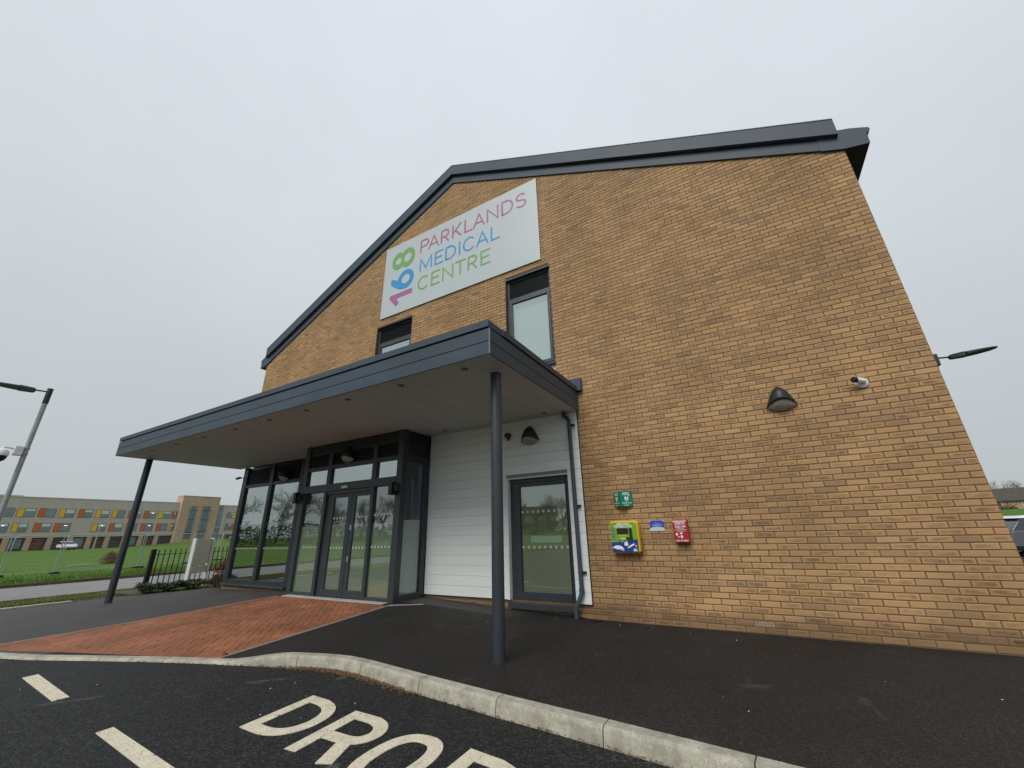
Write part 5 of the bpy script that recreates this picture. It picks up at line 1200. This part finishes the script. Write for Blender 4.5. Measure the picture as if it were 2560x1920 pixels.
# ---- far lamp columns on the field edge
def far_lamp(x, y, h, label):
    o = empty('lamp_column', (x, y, terr(x, y))); tag(o, label, 'lamp post', 'pale lamp columns before the school')
    MB().path([(0, 0, 0), (0, 0, h)], [.12, .07], 8).build('shaft', 'galv', o, smooth=40); MB().path([(0, 0, h), (.2, -1.3, h+.05)], .06, 6).build('arm', 'galv', o)
far_lamp(-105, 23.4, 5.4, 'pale lamp column before the school, between left and middle windows'); far_lamp(-110, 46.7, 6.6, 'pale lamp column before the school stair tower'); far_lamp(-95, 39.6, 3.5, 'short pale lamp column just left of the white post sign')

# ---- parked vehicles
def car(loc, rz, label, L=4.5, Wd=1.82, H=1.68, body='car_grey', top='car_white', cat='car'):
    o = empty('parked_car', loc); o.rotation_euler.z = rz; tag(o, label, cat, 'parked vehicles')
    def half(prof, w0, w1, name, m_, bev=.04):
        mb = MB(); zs = [z for _, z in prof]; z0, z1 = min(zs), max(zs); n = len(prof)
        for sgn in (-1, 1):
            for x, z in prof: mb.v.append((x, sgn*lerp(w0, w1, (z-z0)/(z1-z0)), z))
        mb.face(list(range(n))[::1]); mb.face([n+i for i in reversed(range(n))])
        for i in range(n): j = (i+1) % n; mb.face([i, n+i, n+j, j])
        bm = bmesh.new(); me = mb.mesh(name, m_); bm.from_mesh(me); bmesh.ops.recalc_face_normals(bm, faces=bm.faces); bm.to_mesh(me); bm.free()
        ob = bpy.data.objects.new(name, me); COL.objects.link(ob); ob.parent = o; md = ob.modifiers.new('bevel', 'BEVEL'); md.width = bev; md.segments = 3; md.limit_method = 'ANGLE'; md.angle_limit = R(25); shade(me, 40); return ob
    h = Wd/2; hl = L/2
    half([(-hl, .42), (-hl+.05, .30), (hl-.05, .30), (hl, .45), (hl-.04, .78), (hl-.25, .95), (hl-1.15, 1.06), (-hl+.12, 1.06), (-hl+.02, .85)], h*.96, h, 'body', body)
    half([(-hl+.10, 1.05), (hl-1.2, 1.05), (hl-2.05, H-.09), (-hl+.62, H-.09)], h*.96, h*.80, 'cabin_glass', 'car_glass', .03)
    half([(-hl+.45, H-.12), (hl-2.0, H-.12), (hl-2.25, H-.02), (hl-2.7, H), (-hl+.75, H-.01)], h*.83, h*.74, 'roof_panel', top, .03)
    half([(-hl-.01, .28), (hl+.01, .28), (hl+.01, .46), (-hl-.01, .46)], h*.99, h*1.005, 'sill_trim', 'black_plastic', .02)
    for sx in (-hl+.85, hl-.9):
        for sy in (-1, 1):
            w = sub('wheel', o); Mw = at_(sx, sy*(h-.11), .33) @ Matrix.Rotation(R(90), 4, 'X')
            MB().lathe([(.2, -.11), (.30, -.11), (.33, -.08), (.33, .08), (.30, .11), (.2, .11)], Mw, 22).build('tyre', 'tyre', w, smooth=40); MB().lathe([(.205, -.115), (.205, .115)], Mw, 16).build('rim', 'silver', w)
    for sy in (-1, 1):
        part('headlight', 'silver', o, [(hl-.14, hl-.01, sy*h*.68-.16, sy*h*.68+.16, .68, .80)], .02); part('tail_light', 'dark_red', o, [(-hl+.0, -hl+.10, sy*h*.8-.1, sy*h*.8+.1, .75, 1.0)], .02); part('mirror', body, o, [(hl-1.5, hl-1.35, sy*(h+.02)-.05*sy, sy*(h+.02)+.12, 1.06, 1.2)], .02)
        for fx in (-hl+1.5, hl-2.0): part('pillar', 'black_plastic', o, [(fx-.035, fx+.035, sy*h*.915-.012, sy*h*.915+.012, 1.07, 1.34)])
    return o
car((13.9, 21.2, -.27), R(8), 'grey car with white roof parked beyond the right corner of the building')
car((-122, 24.0, terr(-122, 24)), R(4), 'small white car parked in front of the school, left of the columns', body='car_white')
car((-112, 52.5, terr(-112, 52)), R(90), 'silver white car parked behind the post sign by the stair tower', body='silver')

# ---- houses
def house(name, label, loc, rz, L, Dp, hw, hr, wallm, wins, group=None):
    o = empty(name, loc); o.rotation_euler.z = rz; tag(o, label, 'house', group)
    part('wall', wallm, o, [(-L/2, L/2, -Dp/2, Dp/2, -2.5, hw)])
    for sgn in (-1, 1):
        poly = [(sgn*(Dp/2+.4), hw-.15), (0, hw+hr), (0, hw+hr+.18), (sgn*(Dp/2+.45), hw+.02)]; poly = poly if sgn > 0 else poly[::-1]
        mb = MB().prism(poly, lambda a, c, d: (d, a, c), L/2+.3, -L/2-.3); mb.build('roof', 'roof_tile', o)
    mb = MB()
    for ex in (-L/2, L/2): mb.add([(ex, -Dp/2, hw), (ex, Dp/2, hw), (ex, 0, hw+hr)], [(0, 1, 2)])
    mb.build('gable', wallm, o)
    part('chimney', 'school_brick', o, [(L*.25, L*.25+.6, -.3, .3, hw+hr*.6, hw+hr+.9)])
    for face in (-1, 1):
        for x, z in wins:
            w = sub('window', o); part('frame', 'white_paint', w, [(x-.75, x+.75, face*(Dp/2+.03)-.03, face*(Dp/2+.03)+.03, z, z+1.15)]); 
            for q in (-1, 1): part('pane', 'car_glass', w, [(x+q*.36-.3, x+q*.36+.3, face*(Dp/2+.065)-.004, face*(Dp/2+.065)+.004, z+.08, z+1.07)])
        part('door', 'white_paint', o, [(L*.08-.45, L*.08+.45, face*(Dp/2+.03)-.03, face*(Dp/2+.03)+.03, 0, 2.05)])
    return o
hx, hy = 2.4+150*math.sin(R(21.5)), -6.57+150*math.cos(R(21.5))
house('bungalow', 'long bungalow with dark tiled roof beyond the grass at the right edge', (hx+5, hy, terr(hx, hy)-.25), R(-14), 26, 9, 2.0, 2.75, 'house_wall', [(-10.5, .75), (-6, .75), (-1.2, .75), (5, .75), (9.5, .75)])
def at_az(az, d): return (2.4+d*math.sin(R(az)), -6.57+d*math.cos(R(az)))
for i, (az_, d) in enumerate(((-136, 96), (-150, 104), (-165, 100))):
    x, y = at_az(az_, d); house('far_house', ['white rendered house mirrored in the left entrance doors', 'white rendered house mirrored in the right sidelight', 'white rendered house mirrored in the side door'][i], (x, y, terr(x, y)), R(az_*-1+8*i), 11, 8, 4.6, 2.2, 'house_white', [(-3.6, .9), (3.4, .9), (-3.6, 3.2), (0, 3.2), (3.4, 3.2)], 'white houses mirrored in the glass')

# ---- bare winter trees
def tree_meshes(seed, H):
    rnd = random.Random(seed); tr, tw = MB(), MB()
    def grow(p, d, r, l, lev):
        n = 3; pts = [p]; q = p; dd = d
        for i in range(n):
            dd = (dd+Vector((rnd.gauss(0, .13), rnd.gauss(0, .13), rnd.gauss(.03, .07)))).normalized(); q = q+dd*l/n; pts.append(q)
        (tr if lev < 2 else tw).path(pts, [r, r*.85, r*.72, r*.58], 6 if lev < 2 else 3, False)
        if lev >= 5: return
        for k in range((4 if lev > 2 else rnd.choice((3, 4, 4))) if lev else 6):
            b = pts[rnd.choice((2, 3, 3)) if lev else rnd.choice((1, 2, 3, 3))]; a = rnd.uniform(0, 6.28); s_ = rnd.uniform(.45, .95)
            o1 = dd.orthogonal().normalized(); o2 = dd.cross(o1); nd = (dd+(o1*math.cos(a)+o2*math.sin(a))*s_).normalized()
            grow(b, nd, max(r*.56, .011), l*rnd.uniform(.6, .8), lev+1)
    grow(Vector((0, 0, -.3)), Vector((0, 0, 1)), H*.022, H*.36, 0)
    return tr.mesh('trunk', 'bark'), tw.mesh('crown', 'twig')
variants_t = [tree_meshes(40+i, 8.) for i in range(4)]
def tree(loc, s_, rz, v, label, group):
    o = empty('bare_tree', loc); tag(o, label, 'tree', group)
    for nm_, me in zip(('trunk', 'crown'), variants_t[v]):
        c = bpy.data.objects.new(nm_, me); COL.objects.link(c); c.parent = o; c.scale = (s_, s_, s_); c.rotation_euler.z = rz
for az_, d, s_, lab in ((19.4, 172, 1.0, 'bare tree left of two above the bungalow roof at the right edge'), (20.7, 168, .95, 'bare tree standing over the middle of the bungalow roof'), (22.8, 175, 1.05, 'bare tree at the far right end of the bungalow roof')):
    x, y = at_az(az_, d); tree((x, y, terr(x, y)+.0), s_, az_, int(az_) % 4, lab, 'bare trees behind the bungalow')
k = 0
for az_ in [-164+3.1*i for i in range(20)]:
    d = 92+random.uniform(-9, 22); x, y = at_az(az_+random.uniform(-1.5, 1.5), d)
    tree((x, y, terr(x, y)), random.uniform(1.0, 1.5), random.uniform(0, 6), k % 4, 'bare winter tree of the row mirrored in the '+('left hand glazing' if az_ > -127 else 'entrance lobby glass' if az_ > -143 else 'side door glass'), 'bare trees mirrored in the glass'); k += 1
# hedge mass behind the field, seen mirrored
mb = MB()
for i in range(46000):
    az_ = random.uniform(-178, -90); d = 84+random.gauss(0, 1.6); x, y = at_az(az_, d); hh = 3.1+.5*math.sin(az_*.31)+.35*math.sin(az_*1.7)+.25*math.sin(az_*7.3); z = terr(x, y)+random.uniform(0, 1)**.7*hh; s_ = random.uniform(.07, .17); q = Matrix.Rotation(random.uniform(0, 6.28), 3, 'Z') @ Matrix.Rotation(random.uniform(-1.4, 1.4), 3, 'X')
    mb.add([Vector((x, y, z))+q @ Vector(v) for v in ((-s_, -s_*.5, 0), (s_, -s_*.5, 0), (s_*.8, s_*.6, 0), (-s_*.7, s_*.5, 0))], [(0, 1, 2, 3)])
o = mb.build('hedge', 'hedge_leaf'); o['kind'] = 'stuff'; o['label'] = 'long dark hedge mirrored in the entrance glazing'; o['category'] = 'hedge'
mb = MB()
for i in range(500):
    az_ = random.uniform(19.2, 20.5); x, y = at_az(az_, 138); z = terr(x, y)+abs(random.gauss(0, .45)); s_ = random.uniform(.1, .2); q = Matrix.Rotation(random.uniform(0, 6.28), 3, 'Z') @ Matrix.Rotation(random.uniform(-1.4, 1.4), 3, 'X'); d_ = Vector((random.gauss(0, .2), random.gauss(0, .5), 0))
    mb.add([Vector((x, y, z))+d_+q @ Vector(v) for v in ((-s_, -s_*.5, 0), (s_, -s_*.5, 0), (s_*.8, s_*.6, 0), (-s_*.7, s_*.5, 0))], [(0, 1, 2, 3)])
o = mb.build('brown_bush', 'leaf_tan'); tag(o, 'brown leafed bush in front of the bungalow at the right edge', 'bush')
